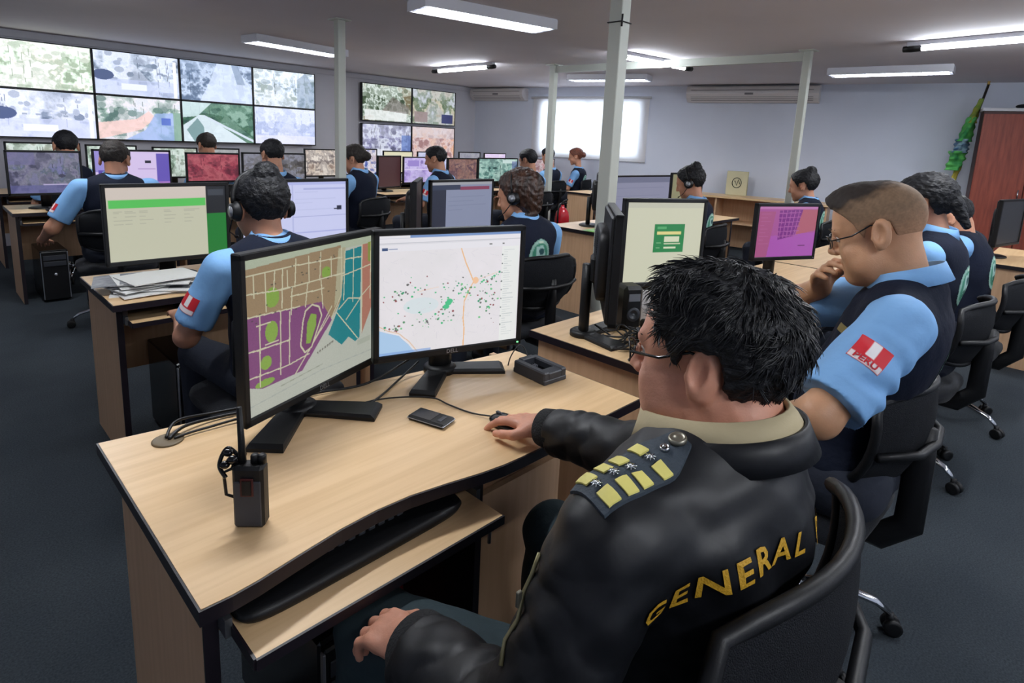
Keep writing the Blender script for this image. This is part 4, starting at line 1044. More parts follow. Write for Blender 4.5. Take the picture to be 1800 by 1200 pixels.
# ------------------------------------------------------------------ office chair, one build, then copies
def chair_build(label, back_h=.92, arms=True, seat_z=.46, wt=.205):
    t = thing('office_chair', label, 'chair', (0, 0, 0), 0, 'office chairs at the desks')
    m = MB(); m.lathe([(.045, .075), (.05, .11), (.036, .13), (.03, .14)], 16); m.build('base_hub', CHROME, t)
    for k in range(5):
        a = PI/2+2*PI*k/5+.3; dx, dy = math.cos(a), math.sin(a)
        lg = MB().tube([(dx*.03, dy*.03, .115), (dx*.15, dy*.15, .125), (dx*.25, dy*.25, .10), (dx*.295, dy*.295, .068)], [.024, .021, .017, .013], 10, flat=.62).build('leg', CHROME, t)
        c = MB()
        px, py = dx*.305, dy*.305; wx, wy = -dy, dx
        for s in (-1, 1):
            A = Matrix.Translation((px+wx*.014*s, py+wy*.014*s, .028)) @ Vector((wx, wy, 0)).to_track_quat('Z', 'Y').to_matrix().to_4x4()
            c.lathe([(.018, -.009), (.027, -.008), (.027, .008), (.018, .009)], 16, A)
        c.tube([(px-dx*.008, py-dy*.008, .035), (px-dx*.008, py-dy*.008, .07)], .012, 8)
        c.build('caster', BLACKP, lg)
    MB().tube([(0, 0, .13), (0, 0, .27)], .025, 14).build('gas_sleeve', BLACKP, t)
    MB().tube([(0, 0, .27), (0, 0, seat_z-.07)], .014, 12).build('gas_lift', CHROME, t)
    MB().box((0, .0, seat_z-.065), (.2, .24, .04), ch=.01).build('seat_mechanism', BLACKP, t)
    MB().sq((0, .02, seat_z-.015), (.50, .48, .085), .42, 36, 12).build('seat', CHAIRF, t)
    # curved back: frame tube round a bowed mesh panel
    def bp(u, v):   # u -1..1, v 0..1
        wv = wt+.035*math.sin(min(1, v*1.2)*PI*.5)-.02*v; e = abs(v-.5)*2; x = u*wv*(1-.14*max(0, e-.7)**2/.09)
        y = -.235+.075*u*u-.03*math.sin(v*PI)-.045*v; z = seat_z+.13+v*(back_h-seat_z-.13)-(.028*u**4 if v > .6 else -.028*u**4 if v < .4 else 0)*(abs(v-.5)*2)**3
        return Vector((x, y, z))
    n, k = 16, 16; V = []; F = []
    def rr(u, v):   # rounded rectangle mapping
        return bp(u*(1-.10*max(0, abs(v-.5)*2-.75)**1*4*0), v)
    for lay in (0, .008):
        for j in range(k+1):
            for i in range(n+1): p = bp(-1+2*i/n, j/k); V.append((p.x, p.y-lay, p.z))
    s = (n+1)*(k+1)
    for j in range(k):
        for i in range(n):
            a = j*(n+1)+i; F.append((a, a+1, a+n+2, a+n+1)); F.append((a+s, a+n+1+s, a+n+2+s, a+1+s))
    MB().add(V, F, True).build('back_mesh', MESHF, t)
    rim = [bp(-1, v/8) for v in range(9)]+[bp(-1+2*i/12, 1) for i in range(1, 12)]+[bp(1, 1-v/8) for v in range(9)]+[bp(1-2*i/12, 0) for i in range(1, 12)]+[bp(-1, 0), bp(-1, .06)]
    rim = [p+Vector((0, -.004, 0)) for p in rim]
    MB().tube(rim, .0125, 10).build('back_frame', BLACKP, t)
    m = MB(); m.tube([(0, -.10, seat_z-.07), (0, -.22, seat_z-.07), (0, -.285, seat_z+.0), (0, -.285, seat_z+.20), (0, -.285, seat_z+.30)], [.022, .022, .022, .02, .016], 10, flat=1.8)
    m.tube([bp(-1, .45)+Vector((0, -.02, 0)), bp(-.5, .45)+Vector((0, -.035, 0)), bp(0, .45)+Vector((0, -.03, 0)), bp(.5, .45)+Vector((0, -.035, 0)), bp(1, .45)+Vector((0, -.02, 0))], .012, 8)
    m.build('back_support', BLACKP, t)
    if arms:
        for sx in (-1, 1):
            a = MB().tube([(sx*.22, .06, seat_z-.05), (sx*.285, .05, seat_z-.03), (sx*.295, .03, seat_z+.12), (sx*.29, .0, seat_z+.19)], .014, 8, flat=1.6).build('arm_post', BLACKP, t)
            MB().sq((sx*.29, .01, seat_z+.205), (.06, .25, .03), .5, 18, 8).build('arm_pad', BLACKP, a)
    return t
CH0 = chair_build(arms=False, back_h=.955, wt=.250, label='office chair holding the foreground man, dark curved back rim at his back')
CHN = chair_build('x', arms=False, back_h=.88)
CH0.location = (.825, .44, 0); CH0.rotation_euler.z = math.radians(2)
_first = [True]
def chair(x, y, rz, label, arms=False):
    src = CHN
    if _first[0]: _first[0] = False; src.location = (x, y, 0); src.rotation_euler.z = rz; src['label'] = label; return src
    return dup(src, (x, y, 0), rz, label)

# ------------------------------------------------------------------ seated colleagues in vests
def seated(x, y, rz, label, cat='person', head=(0, .02, 1.165), yaw=0, pitch=.25, lean=.0, twist=0, hs=1.0, h=.010, hairm=HAIR, style='short', female=False, skinm=SKIN,
           armL=None, armR=None, glasses=False, hset=False, crest=True, patch=True, vest=True, b=1.0, chr_label=None, hp=None, chair_dx=0, chair_rz=0, sh=.98, vestm=NAVY, detail=False):
    t = thing('person', label, cat, (x, y, 0), rz)
    if female: b *= .9
    O = V3(*head); R = rot_head(yaw, pitch); sw = .185*b
    nk = V3(head[0]*.8, head[1]-.068, min(sh+.078, head[2]-.105*hs))
    ct, st = math.cos(twist), math.sin(twist); c = V3(nk[0]*.9, nk[1]-.01, sh)
    J = dict(pelvis=V3(0, -.06, .56), neck=nk, shL=c+V3(-sw*ct, -sw*st, -.01), shR=c+V3(sw*ct, sw*st, -.01))
    J['elL'], J['wrL'], J['dL'] = armL or (c+V3(-.25*b, .10, -.26), c+V3(-.18, .33, -.22), V3(.1, 1, -.2))
    J['elR'], J['wrR'], J['dR'] = armR or (c+V3(.25*b, .10, -.26), c+V3(.20, .33, -.22), V3(-.1, 1, -.2))
    for q in ('elL', 'wrL', 'elR', 'wrR'): J[q] = np.array(J[q], float)
    z0 = V3(0, 0, 0)
    F = Field((-.50, -.36, .46), (.50, .80, head[2]+.17), h)
    torso_prims(F, J, -.022, b); head_prims(F, O, R, hs, 0, 0, nk-V3(0, 0, .01), .047 if female else .055)
    for s, sd in (('L', 1), ('R', -1)):
        F.cap(J['sh'+s], J['el'+s], .050*b, .040*b, .03); F.cap(J['el'+s], J['wr'+s], .041*b, .026, .02)
        hand_prims(F, J['wr'+s], np.array(J['d'+s], float), V3(0, 0, 1), sd, .92 if female else 1.0, .45)
    surf(F, 'body', skinm, t)
    # shirt
    F = Field((-.46, -.36, .55), (.46, .45, sh+.16), h); torso_prims(F, J, .0, b)
    for s in ('L', 'R'):
        e = J['sh'+s]+(J['el'+s]-J['sh'+s])*.80; F.cap(J['sh'+s], e, .064*b, .064*b, .03, flat=True)
    sh_o = surf(F, 'shirt', BLUE, t, lambda V: .003*wnoise(V, 6, 3))
    collar('shirt_collar', BLUE, t, nk+V3(0, .004, .0), None, R*0+np.array(Matrix.Rotation(.18, 3, 'X')), (.060, .066) if female else (.068, .072))
    if vest:
        F = Field((-.34, -.38, .50), (.34, .30, sh+.10), h); torso_prims(F, J, .013, b, shoulder=.78)
        for s in ('shL', 'shR'): F.cap(J[s]+(J[s]-c)*.04+V3(0, .0, -.03), J[s]+(J[s]-c)*1.2+V3(0, 0, -.06), .072, .10, .008, 's')
        F.ell(nk+V3(0, .01, .05), (.066, .066, .06), None, .01, 's')
        vo = surf(F, 'vest', vestm, t, lambda V: .003*wnoise(V, 7, 5))
        if crest:
            bv = bvh_of([vo]); P, N, L, RS = spine(J); bn = RS @ V3(0, -1, 0)
            decal('back_crest', bv, P+(N-P)*.62+bn*.1, bn, RS[:, 2], .15, .19, crest_img(), t, 'oval', off=.0015, label='pale green and white oval crest')
    if patch:
        bv = bvh_of([sh_o]); mid = J['shL']+(J['elL']-J['shL'])*.5; ax = (J['shL']-J['elL']); nn = V3(-1, -.25, .15)
        decal('flag_patch', bv, mid, nn, ax, .07, .062, flag_patch(), t, off=.0015, label='red and white flag patch')
    # trousers and shoes
    F = Field((-.34, -.26, .0), (.34, .78, .70), h*1.3); F.ell((0, -.05, .57), (.18*b, .15, .11), None, .04)
    for s in (-1, 1): F.cap((s*.095, -.03, .55), (s*.12, .42, .53), .088*b, .066, .03); F.cap((s*.12, .42, .53), (s*.13, .40, .11), .066, .052, .02)
    surf(F, 'trousers', TROUS, t)
    for s in (-1, 1): MB().sq((s*.13, .46, .045), (.095, .27, .09), .6, 20, 10).build('shoe', SHOE, t)
    hp = hp or {}
    hair_solid(O, R, hs, h*.8, style, origin=z0, m=hairm, parent=t, **hp)
    if detail or glasses: face_bits(t, O, R, hs, z0, hairm, glasses)
    if hset: headset(t, O, R, hs, z0)
    if chr_label:
        ca, sa = math.cos(rz), math.sin(rz); chair(x+ca*chair_dx, y+sa*chair_dx, rz+chair_rz, chr_label)
    return t
# second row
seated(.945, 2.22, .05, 'woman with black hair bun and large headset in blue shirt and navy vest, second row', style='bunhigh', female=True, hset=True, head=(0, .03, 1.175), hs=1.08, h=.008, b=1.12,
       armL=(V3(-.29, .03, .74), V3(-.22, .28, .74), V3(.2, 1, 0)), chr_label='office chair under the woman with bun and large headset, second row', hp=dict(nape=-.07), sh=1.0)
seated(2.42, 2.28, -.12, 'woman with brown hair clipped up and headset, crest on navy vest, second row', style='long', female=True, hairm=HAIRB, hset=True, head=(0, .03, 1.165), hs=1.12, h=.008, yaw=.5, b=1.15, chr_label='office chair under the brown haired woman', sh=.97, hp=dict(lump=.004))
seated(4.60, 2.38, .1, 'woman in profile with high black bun and white ringed headset, second row', style='bunhigh', female=True, hset=True, head=(0, .03, 1.19), hs=1.06, h=.010, yaw=.15, pitch=.35, chr_label='office chair under the woman with high bun', sh=.98)
seated(6.0, 1.95, .1, 'person with raised black hair knot behind the cropped haired man', style='bunhigh', female=True, head=(0, .03, 1.17), h=.012, hs=1.15, chr_label='office chair of the person with the raised hair knot')
# first row, right of the second man
seated(3.30, .52, -.05, 'woman with low black ponytail and green crest on vest, right of cropped haired man', style='pony', female=True, head=(.0, .03, 1.265), hs=1.08, h=.008, b=1.12, sh=1.07,
       armL=(V3(-.26, .16, .86), V3(-.30, .40, .83), V3(-.1, 1, -.1)), armR=(V3(.26, .16, .80), V3(.25, .42, .83), V3(0, 1, -.1)), chr_label='office chair under the ponytailed woman')
seated(4.15, .45, -.05, 'colleague in navy vest with pale crest, mostly hidden behind the ponytailed woman', head=(.0, .10, 1.15), pitch=.6, h=.010, sh=1.03, chr_label='office chair of the hidden colleague beside the ponytailed woman')
# third row
seated(1.05, 5.10, -.12, 'man leaning on his left elbow with navy vest, third row left', head=(.04, .06, 1.20), hs=1.1, h=.010, b=1.15, pitch=.45,
       armL=(V3(-.36, -.02, .74), V3(-.42, .26, .62), V3(0, 1, -.3)), chr_label='office chair under the leaning man, third row left', hairm=HAIRT, sh=1.02, crest=False, yaw=-.3)
seated(2.28, 5.15, 0, 'man with black short hair seen from behind, third row before a grey screen', head=(0, .02, 1.255), hs=1.08, h=.011, crest=False, sh=1.02, chr_label='office chair under the man at the grey camera screen')
seated(3.10, 5.15, .35, 'woman with brown low bun facing left beside the slim pole, third row', style='bunlow', female=True, hairm=HAIRT, head=(0, .03, 1.225), hs=1.05, h=.011, crest=False, yaw=.3, sh=1.04, chr_label='office chair under the woman beside the slim pole', b=1.1)
seated(4.13, 5.20, .35, 'man with black hair facing left, third row before a violet screen', head=(0, .02, 1.235), hs=1.1, h=.011, yaw=.2, crest=False, sh=1.02, chr_label='office chair under the man at the violet screen')
seated(5.46, 5.05, .1, 'man with round black hair left of the pole by the window, third row', head=(0, .02, 1.235), hs=1.12, h=.012, style='short', sh=1.0, chr_label='office chair left of the pole by the window')
# farthest row
seated(1.08, 6.85, 0, 'farthest row person with black hair before the bottom left wall screens', head=(0, 0, 1.235), h=.013, hs=1.15, crest=False, patch=False, chr_label='farthest row office chair at the left')
seated(2.31, 6.85, .1, 'farthest row person with brown hair before the green avenue wall screen', head=(0, 0, 1.275), h=.013, hs=1.05, hairm=HAIRT, crest=False, patch=False, chr_label='farthest row office chair behind the red screen')
seated(7.30, 6.35, 0, 'farthest row person half hidden right of the pole before the window', head=(0, 0, 1.255), h=.013, hs=1.05, crest=False, patch=False, chr_label='farthest row office chair right of the window pole')
seated(8.10, 6.42, .3, 'farthest row woman with reddish hair in navy vest before the window', style='bunlow', female=True, hairm=HAIRR, head=(0, 0, 1.25), h=.011, hs=1.1, yaw=.3, chr_label='farthest row office chair under the red haired woman', b=1.1)

# ================================================================== the man in the foreground (world coordinates, root at his seat)
GOLD = mat('gold_thread', (196, 150, 40), .5, bump=.3, bscale=300); STRAW = mat('pale_yellow_bar', (226, 214, 120), .6)
SLATE = mat('slate_cloth', (52, 62, 72), .75, bump=.2, bscale=200); BRASSG = mat('grey_metal_button', (150, 146, 132), .35, metal=.8)
def plate(name, bvh, c, nrm, up, pts_fn, nu, nv, off, m, parent, th=.0025):
    """thin sewn-on piece following the cloth; pts_fn(u,v)->(x,y)"""
    pts = [pts_fn(i/nu, j/nv) for j in range(nv+1) for i in range(nu+1)]
    P = project(bvh, c, nrm, up, pts, off); nn = Vector(nrm).normalized()
    if any(p is None for p in P): P = [p if p is not None else next(q for q in P if q is not None) for p in P]
    w = nu+1; mb = MB(); n = len(P); F = []
    for j in range(nv):
        for i in range(nu): a = j*w+i; F.append((a, a+1, a+w+1, a+w)); F.append((a+n, a+w+n, a+w+1+n, a+1+n))
    bd = [i for i in range(w)]+[j*w+nu for j in range(1, nv+1)]+[nv*w+i for i in range(nu-1, -1, -1)]+[j*w for j in range(nv-1, 0, -1)]
    for k in range(len(bd)): a, b = bd[k], bd[(k+1) % len(bd)]; F.append((b, a, a+n, b+n))
    mb.add([tuple(p) for p in P]+[tuple(p-nn*th) for p in P], F)
    me_o = mb.build(name, m, parent)
    bm = bmesh.new(); bm.from_mesh(me_o.data); bmesh.ops.recalc_face_normals(bm, faces=bm.faces); bm.to_mesh(me_o.data); bm.free()
    return me_o
def front_man():
    RT = V3(.80, .40, 0)
    t = thing('person', 'foreground man in black jacket and thin glasses, right hand on a mouse', 'person', RT)
    O = V3(.826, .372, 1.166); yaw, pitch, s = .17, .08, 1.04; R = rot_head(yaw, pitch, .05)
    J = dict(pelvis=V3(.80, .42, .58), neck=V3(.815, .315, 1.062), shL=V3(.585, .365, .985), shR=V3(.985, .39, .980), elL=V3(.465, .40, .73), wrL=V3(.505, .66, .672), elR=V3(1.03, .60, .835), wrR=V3(1.03, .86, .800))
    F = Field((.30, .12, .50), (1.20, 1.12, 1.40), .0042)
    torso_prims(F, J, -.03, 1.08); head_prims(F, O, R, s, .03, 0, J['neck'], .070)
    for q in 'LR': F.cap(J['sh'+q], J['el'+q], .055, .045, .03); F.cap(J['el'+q], J['wr'+q], .044, .029, .02)
    hand_prims(F, J['wrR'], V3(-.02, 1, -.16), V3(.12, 0, 1), -1, 1.08, .42, .16)
    hand_prims(F, J['wrL'], V3(-.12, 1, -.22), V3(-.15, .15, 1), 1, 1.08, .85, .10)
    surf(F, 'body', SKINF, t, lambda V: .0006*wnoise(V, 30, 2), RT)
    hair_solid(O, R, s, .0045, 'tousled', .007, RT, HAIR, t, 'hair', 3, front=.060, lump=.0026, nape=-.112)
    face_bits(t, O, R, s, RT, HAIR, True)
    # tufts of wavy hair
    hv = [c for c in t.children if c.name.startswith('hair')][0]; rng = random.Random(7); mb = MB(); vs = hv.data.vertices; up = Vector(R[:, 2]); bk = -Vector(R[:, 1])
    cnt = 0; Rl = Matrix(R.tolist()).transposed(); Oc = Vector(O-RT)
    crown = Vector(O+R @ (V3(.012, -.062, .13)*s)-RT)
    while cnt < 5200:
        v = vs[rng.randrange(len(vs))]; n = v.normal; lc = (Rl @ (v.co-Oc))/s
        if n.dot(v.co-Oc) < 0: continue
        if abs(lc.x) > .055 and -.075 < lc.y < .05 and lc.z < .055: continue
        if lc.z < -.088 or lc.y > .060: continue
        radial = (v.co-crown); tg = (radial-n*radial.dot(n))
        if tg.length < .004: continue
        tg.normalize(); sd = n.cross(tg); q = v.co*17
        n1 = mnoise.noise(q); n2 = mnoise.noise(q*1.3+Vector((9, 3, 1))); L = rng.uniform(.020, .040)*(.5 if lc.z < .0 else 1)
        a = 1.5*n1+rng.uniform(-.22, .22); wv = 1.1*n2+rng.uniform(-.15, .15); hh = (.0018+.0042*max(0, n2))*(.5 if lc.z < .03 else 1)
        d = tg*math.cos(a)+sd*math.sin(a); e = n.cross(d); p0 = v.co-n*.003; p1 = p0+d*L*.35+n*hh; p2 = p0+d*L*.7+e*wv*L*.35+n*(hh+.001); p3 = p0+d*L*.98+e*wv*L*.8+n*hh*.3
        r = rng.uniform(.0007, .0012); mb.tube([p0, p1, p2, p3], [r, r*1.1, r*.8, r*.2], 3, cap=False); cnt += 1
    st = mb.build('hair_strands', mat('hair_strand', (18, 19, 24), .42, spec=.5), t); st['kind'] = 'stuff'
    # khaki shirt collar
    Rc = np.array(Matrix.Rotation(.06, 3, 'Z') @ Matrix.Rotation(-.20, 3, 'X'))
    collar('shirt_collar', KHAKI, t, J['neck']+V3(-.004, .034, .018), None, Rc, (.083, .100), .033, .014, gap=.35, origin=RT, drop=.8)
    # jacket
    F = Field((.28, .12, .50), (1.22, .92, 1.16), .0052)
    torso_prims(F, J, .022, 1.10, belly=.02)
    F.cap(J['shL'], J['elL'], .078, .072, .03); F.cap(J['elL'], J['wrL']-(J['wrL']-J['elL'])*.10, .082, .062, .02, flat=True)
    F.cap(J['shR'], J['elR'], .076, .070, .03); F.cap(J['elR'], J['wrR']-(J['wrR']-J['elR'])*.12, .070, .050, .02, flat=True)
    F.ell(J['neck']+V3(0, .045, .075), (.098, .112, .088), None, .012, 's')
    F.cap(J['neck']+V3(0, .14, .05), J['pelvis']+V3(0, .30, .2), .035, .03, .02, 's')
    axs = {q: ((J['wr'+q]-J['el'+q])/np.linalg.norm(J['wr'+q]-J['el'+q])) for q in 'LR'}; axu = {q: ((J['el'+q]-J['sh'+q])/np.linalg.norm(J['el'+q]-J['sh'+q])) for q in 'LR'}
    def folds(V):
        d = .0055*wnoise(V, 4.5, 11)+.0028*wnoise(V, 12, 12)
        for q, k in (('L', 0), ('R', 1)):
            for ax, p0, L in ((axs[q], J['el'+q], .27), (axu[q], J['sh'+q], .30)):
                tt = (V-p0) @ ax; rad = np.linalg.norm(V-p0-tt[:, None]*ax, axis=1); w = np.clip((.13-rad)/.04, 0, 1)*np.clip((tt+.03)/.06, 0, 1)*np.clip((L+.02-tt)/.05, 0, 1)
                ph = tt*2*PI/.075+4.2*wnoise(V, 3.2, 20+k)+2.0*wnoise(V, 9, 24+k); am = np.clip(.55+.75*wnoise(V, 5, 28+k), .05, 1.4)
                d = d+w*am*.0048*(np.abs(np.sin(ph*.5))**.7-.6)*(1.0 if ax is axs[q] else .6)
        x = V[:, 0]*.8+V[:, 2]*.9; yb = np.clip((.33-V[:, 1])/.1, 0, 1)
        d = d+yb*.0035*np.sin(x*34+2.2*wnoise(V, 3, 31))
        return d
    jk = surf(F, 'jacket', JACKET, t, folds, RT)
    # cuffs and collar of the jacket
    for q, m_ in (('L', .060), ('R', .049)):
        e = J['wr'+q]-axs[q]*.028-RT; MB().tube([tuple(e-axs[q]*.035), tuple(e-axs[q]*.03), tuple(e), tuple(e+axs[q]*.030), tuple(e+axs[q]*.034)], [m_-.010, m_+.001, m_, m_-.004, m_-.012], 28).build('cuff', mat('ribbed_black_knit', (14, 16, 20), .9, bump=.5, bscale=260, stretch=(1, 1, 1)), t)
    collar('jacket_collar', JACKET, t, J['neck']+V3(.0, .024, -.008), None, Rc, (.100, .114), .038, .008, .006, gap=1.5, origin=RT, drop=1.2)
    bv = bvh_of([jk]); o3 = Vector(RT)
    # shoulder board
    c0 = Vector((.628, .362, 1.05))-o3; axd = Vector((.137, -.040, .030)).normalized(); nr = Vector((-.22, .05, 1)).normalized()
    pl = lambda nm, cx, cy, w, h, off, m, par, nu=6, nv=4, th=.0025: plate(nm, bv, c0, nr, upv, (lambda u, v: (cx+(u-.5)*w, cy+(v-.5)*h)), nu, nv, off, m, par, th)
    upv = nr.cross(axd)            # across the board
    def board(u, v):
        x = -.078+u*.160; k = 1-max(0, (u-.72)/.28)*.55; return (x, (v-.5)*.068*k)
    bd = plate('shoulder_board', bv, c0, nr, upv, board, 16, 8, .0055, SLATE, t, .005)
    for i, xx in enumerate((-.060, -.034, -.010, .024)):
        for sy in (-1, 1): pl('gold_bar', xx, sy*.0205, .0165, .0215, .0085, STRAW, bd, 3, 3)
        cc = project(bv, c0, nr, upv, [(xx, 0)], .0095)[0]
        M = Matrix.Translation(cc) @ nr.to_track_quat('Z', 'Y').to_matrix().to_4x4()
        m = MB()
        for k in range(8):
            a = PI*k/4; m.tube([M @ Vector((0, 0, .001)), M @ Vector((.0078*math.cos(a), .0078*math.sin(a), 0))], [.0022, .0006], 5)
        m.lathe([(.004, -.001), (.0038, .002), (0, .0032)], 10, M); m.build('silver_star', CHROME, bd)
    for xx, r, nm, mm in ((.050, .0068, 'silver_star', CHROME), (.074, .0125, 'metal_button', BRASSG)):
        cc = project(bv, c0, nr, upv, [(xx, 0)], .006)[0]; M = Matrix.Translation(cc) @ nr.to_track_quat('Z', 'Y').to_matrix().to_4x4()
        m = MB(); m.lathe([(r, -.002), (r, .002), (r*.9, .0042), (r*.72, .0042), (r*.66, .003), (r*.3, .0055), (0, .006)], 20, M); m.build(nm, mm, bd)
    # zip on the sleeve pocket
    zp = [Vector(p)-o3 for p in ((.515, .425, .97), (.500, .435, .945), (.497, .43, .92), (.480, .43, .895), (.468, .44, .865), (.462, .42, .84))]
    for k, z in enumerate(zp):
        h, n, i, dd = bv.find_nearest(z); zp[k] = h+n*.002
    zo = MB().tube(zp, .0032, 6).build('zip', mat('dull_brass', (148, 140, 104), .4, metal=.6), t)
    d = (zp[3]-zp[2]).normalized(); MB().box(zp[2]+Vector((-.008, .0, -.004)), (.008, .005, .022), ch=.001).build('zip_pull', BRASSG, zo)
    # lettering on the back: arched gold letters
    bn = Vector((-.06, -1, .12)).normalized(); cb = Vector((.735, .19, .945))-o3
    cu = bpy.data.curves.new('l', 'FONT'); cu.body = 'x'
    s_ = 'GENERAL PNP'; wd = .33
    for i, chh in enumerate(s_):
        if chh == ' ': continue
        cu.body = chh; cu.size = .047; cu.align_x = 'CENTER'; cu.resolution_u = 2; cu.offset = .0010
        ob = bpy.data.objects.new('l', cu); COL.objects.link(ob); bpy.context.view_layer.update()
        me = bpy.data.meshes.new_from_object(ob.evaluated_get(bpy.context.evaluated_depsgraph_get())); bpy.data.objects.remove(ob)
        f = (i/(len(s_)-1)-.5); cx = f*wd; cy = .035*math.cos(f*PI)-.01; ca, sa = math.cos(-f*.6), math.sin(-f*.6)
        pts = [(cx+v.co.x*ca-v.co.y*sa, cy+v.co.x*sa+v.co.y*ca) for v in me.vertices]
        P = project(bv, cb, bn, (0, 0, 1), pts, .0025)
        if any(p is None for p in P): continue
        mb = MB().add([tuple(p) for p in P], [tuple(p.vertices) for p in me.polygons]); mb.build('embroidered_letter', GOLD, t)
    # trousers and shoes
    F = Field((.36, .20, .0), (1.24, 1.12, .74), .010)
    F.ell((.80, .40, .58), (.20, .17, .12), None, .04)
    for a, b, c in (((.70, .42, .56), (.545, .84, .555), (.50, .84, .11)), ((.90, .42, .56), (1.02, .80, .55), (1.06, .86, .11))):
        F.cap(a, b, .098, .072, .04); F.cap(b, c, .072, .056, .02)
    surf(F, 'trousers', TEALTR, t, lambda V: .003*wnoise(V, 8, 4), RT)
    for x, y in ((.50, .90), (1.06, .92)): MB().sq((x-RT[0], y-RT[1], .045), (.10, .28, .09), .6, 20, 10).build('shoe', SHOE, t)
    return t
front_man()

# ================================================================== the cropped haired man at the next desk
def second_man():
    RT = V3(1.86, .30, 0)
    t = thing('person', 'cropped haired man with glasses in light blue shirt and navy vest, hand at his chin', 'person', RT)
    O = V3(1.850, .400, 1.275); s = 1.07; R = rot_head(.14, .38, .0)
    J = dict(pelvis=V3(1.87, .44, .60), neck=V3(1.872, .300, 1.145), shL=V3(1.665, .290, 1.075), shR=V3(2.05, .375, 1.065), elL=V3(1.440, .375, .880), wrL=V3(1.575, .585, .735), elR=V3(2.02, .665, .985), wrR=V3(1.945, .555, 1.080))
    F = Field((1.32, .05, .52), (2.24, .92, 1.50), .0045)
    torso_prims(F, J, -.03, 1.08); head_prims(F, O, R, s, .012, 0, J['neck']+V3(-.004, .018, -.025), .060)
    for q in 'LR': F.cap(J['sh'+q], J['el'+q], .058, .049, .03); F.cap(J['el'+q], J['wr'+q], .049, .030, .02)
    hand_prims(F, J['wrR'], V3(-.55, -.16, .55), V3(.2, .9, .45), -1, 1.05, .75, .10)
    hand_prims(F, J['wrL'], V3(.35, .8, -.45), V3(.2, .45, .9), 1, 1.05, .55, .12)
    surf(F, 'body', SKIN2, t, None, RT)
    hair_solid(O, R, s, .0036, 'fade', .0030, RT, HAIRS, t, 'cropped_hair', 5, front=.084, nape=-.078)
    face_bits(t, O, R, s, RT, HAIRT, True)
    F = Field((1.36, .05, .56), (2.22, .80, 1.22), .0052); torso_prims(F, J, .0, 1.12)
    e = J['shL']+(J['elL']-J['shL'])*.86; F.cap(J['shL'], e, .078, .083, .03, flat=True)
    e = J['shR']+(J['elR']-J['shR'])*.72; F.cap(J['shR'], e, .074, .078, .03, flat=True)
    au = (J['elL']-J['shL'])/np.linalg.norm(J['elL']-J['shL'])
    def folds(V):
        tt = (V-J['shL']) @ au; d = .0032*wnoise(V, 7, 3)+.0020*wnoise(V, 16, 5)
        w = np.clip((tt-.05)/.06, 0, 1)*np.clip((.235-tt)/.04, 0, 1); yb = np.clip((.36-V[:, 1])/.06, 0, 1)
        return d+w*yb*.006*np.sin(tt*90+3*wnoise(V, 4, 8))
    sh = surf(F, 'shirt', BLUE, t, folds, RT)
    Rc = np.array(Matrix.Rotation(.05, 3, 'Z') @ Matrix.Rotation(-.34, 3, 'X'))
    collar('shirt_collar', BLUE, t, J['neck']+V3(-.004, .018, .004), None, Rc, (.078, .086), .044, .004, gap=.4, origin=RT, drop=1.3)
    F = Field((1.52, .05, .52), (2.20, .62, 1.18), .0055); torso_prims(F, J, .014, 1.08, belly=.01, shoulder=.86)
    mS = (J['shL']+J['shR'])/2
    for q in ('shL', 'shR'): F.cap(J[q]+(J[q]-mS)*.12+V3(0, .0, -.05), J[q]+(J[q]-mS)*1.2+V3(0, 0, -.06), .088, .12, .008, 's')
    F.ell(J['neck']+V3(0, .03, .065), (.074, .084, .065), None, .01, 's')
    vo = surf(F, 'vest', NAVY, t, lambda V: .0035*wnoise(V, 6, 5)+.001*wnoise(V, 20, 6), RT)
    bv = bvh_of([sh]); mid = J['shL']+(J['elL']-J['shL'])*.40-RT
    decal('flag_patch', bv, mid+V3(-.03, 0, .02), V3(-.80, -.45, .45), Vector((J['shL']-J['elL'])), .074, .066, flag_patch(), t, off=.0015, label='red and white flag patch')
    # stitched word under the flag
    nrm = Vector((-.80, -.45, .45)).normalized(); up = Vector(J['shL']-J['elL']); up = (up-nrm*up.dot(nrm)).normalized()
    cu = bpy.data.curves.new('w', 'FONT'); cu.body = 'PERU'; cu.size = .020; cu.align_x = 'CENTER'; cu.align_y = 'CENTER'; cu.resolution_u = 2; cu.offset = .0005
    ob = bpy.data.objects.new('w', cu); COL.objects.link(ob); bpy.context.view_layer.update()
    me = bpy.data.meshes.new_from_object(ob.evaluated_get(bpy.context.evaluated_depsgraph_get())); bpy.data.objects.remove(ob)
    P = project(bv, Vector(mid+V3(-.03, 0, .02)), nrm, up, [(v.co.x*1.15, v.co.y-.0228) for v in me.vertices], .0035)
    if all(p is not None for p in P): MB().add([tuple(p) for p in P], [tuple(p.vertices) for p in me.polygons]).build('patch_word', mat('red_thread', (196, 30, 44), .7), t)
    bv = bvh_of([vo]); P_, N_, L_, RS = spine(J); bn = RS @ V3(0, -1, 0)
    decal('back_crest', bv, P_+(N_-P_)*.62+bn*.1-RT+RS[:, 0]*.02, bn, RS[:, 2], .17, .22, crest_img(), t, 'oval', off=.0015, label='pale green and white oval crest')
    decal('gold_name_line', bv, V3(1.74, .44, 1.02)-RT, V3(-.5, .8, .3), V3(0, 0, 1), .09, .022, canvas(14, 5, (120, 104, 54)), t, off=.0015)
    F = Field((1.52, .10, .0), (2.20, .98, .76), .010); F.ell((1.87, .43, .585), (.20, .17, .12), None, .04)
    for x in (-1, 1): F.cap((1.87+x*.10, .36, .57), (1.87+x*.13, .78, .56), .096, .070, .04); F.cap((1.87+x*.13, .78, .56), (1.87+x*.15, .76, .11), .070, .056, .02)
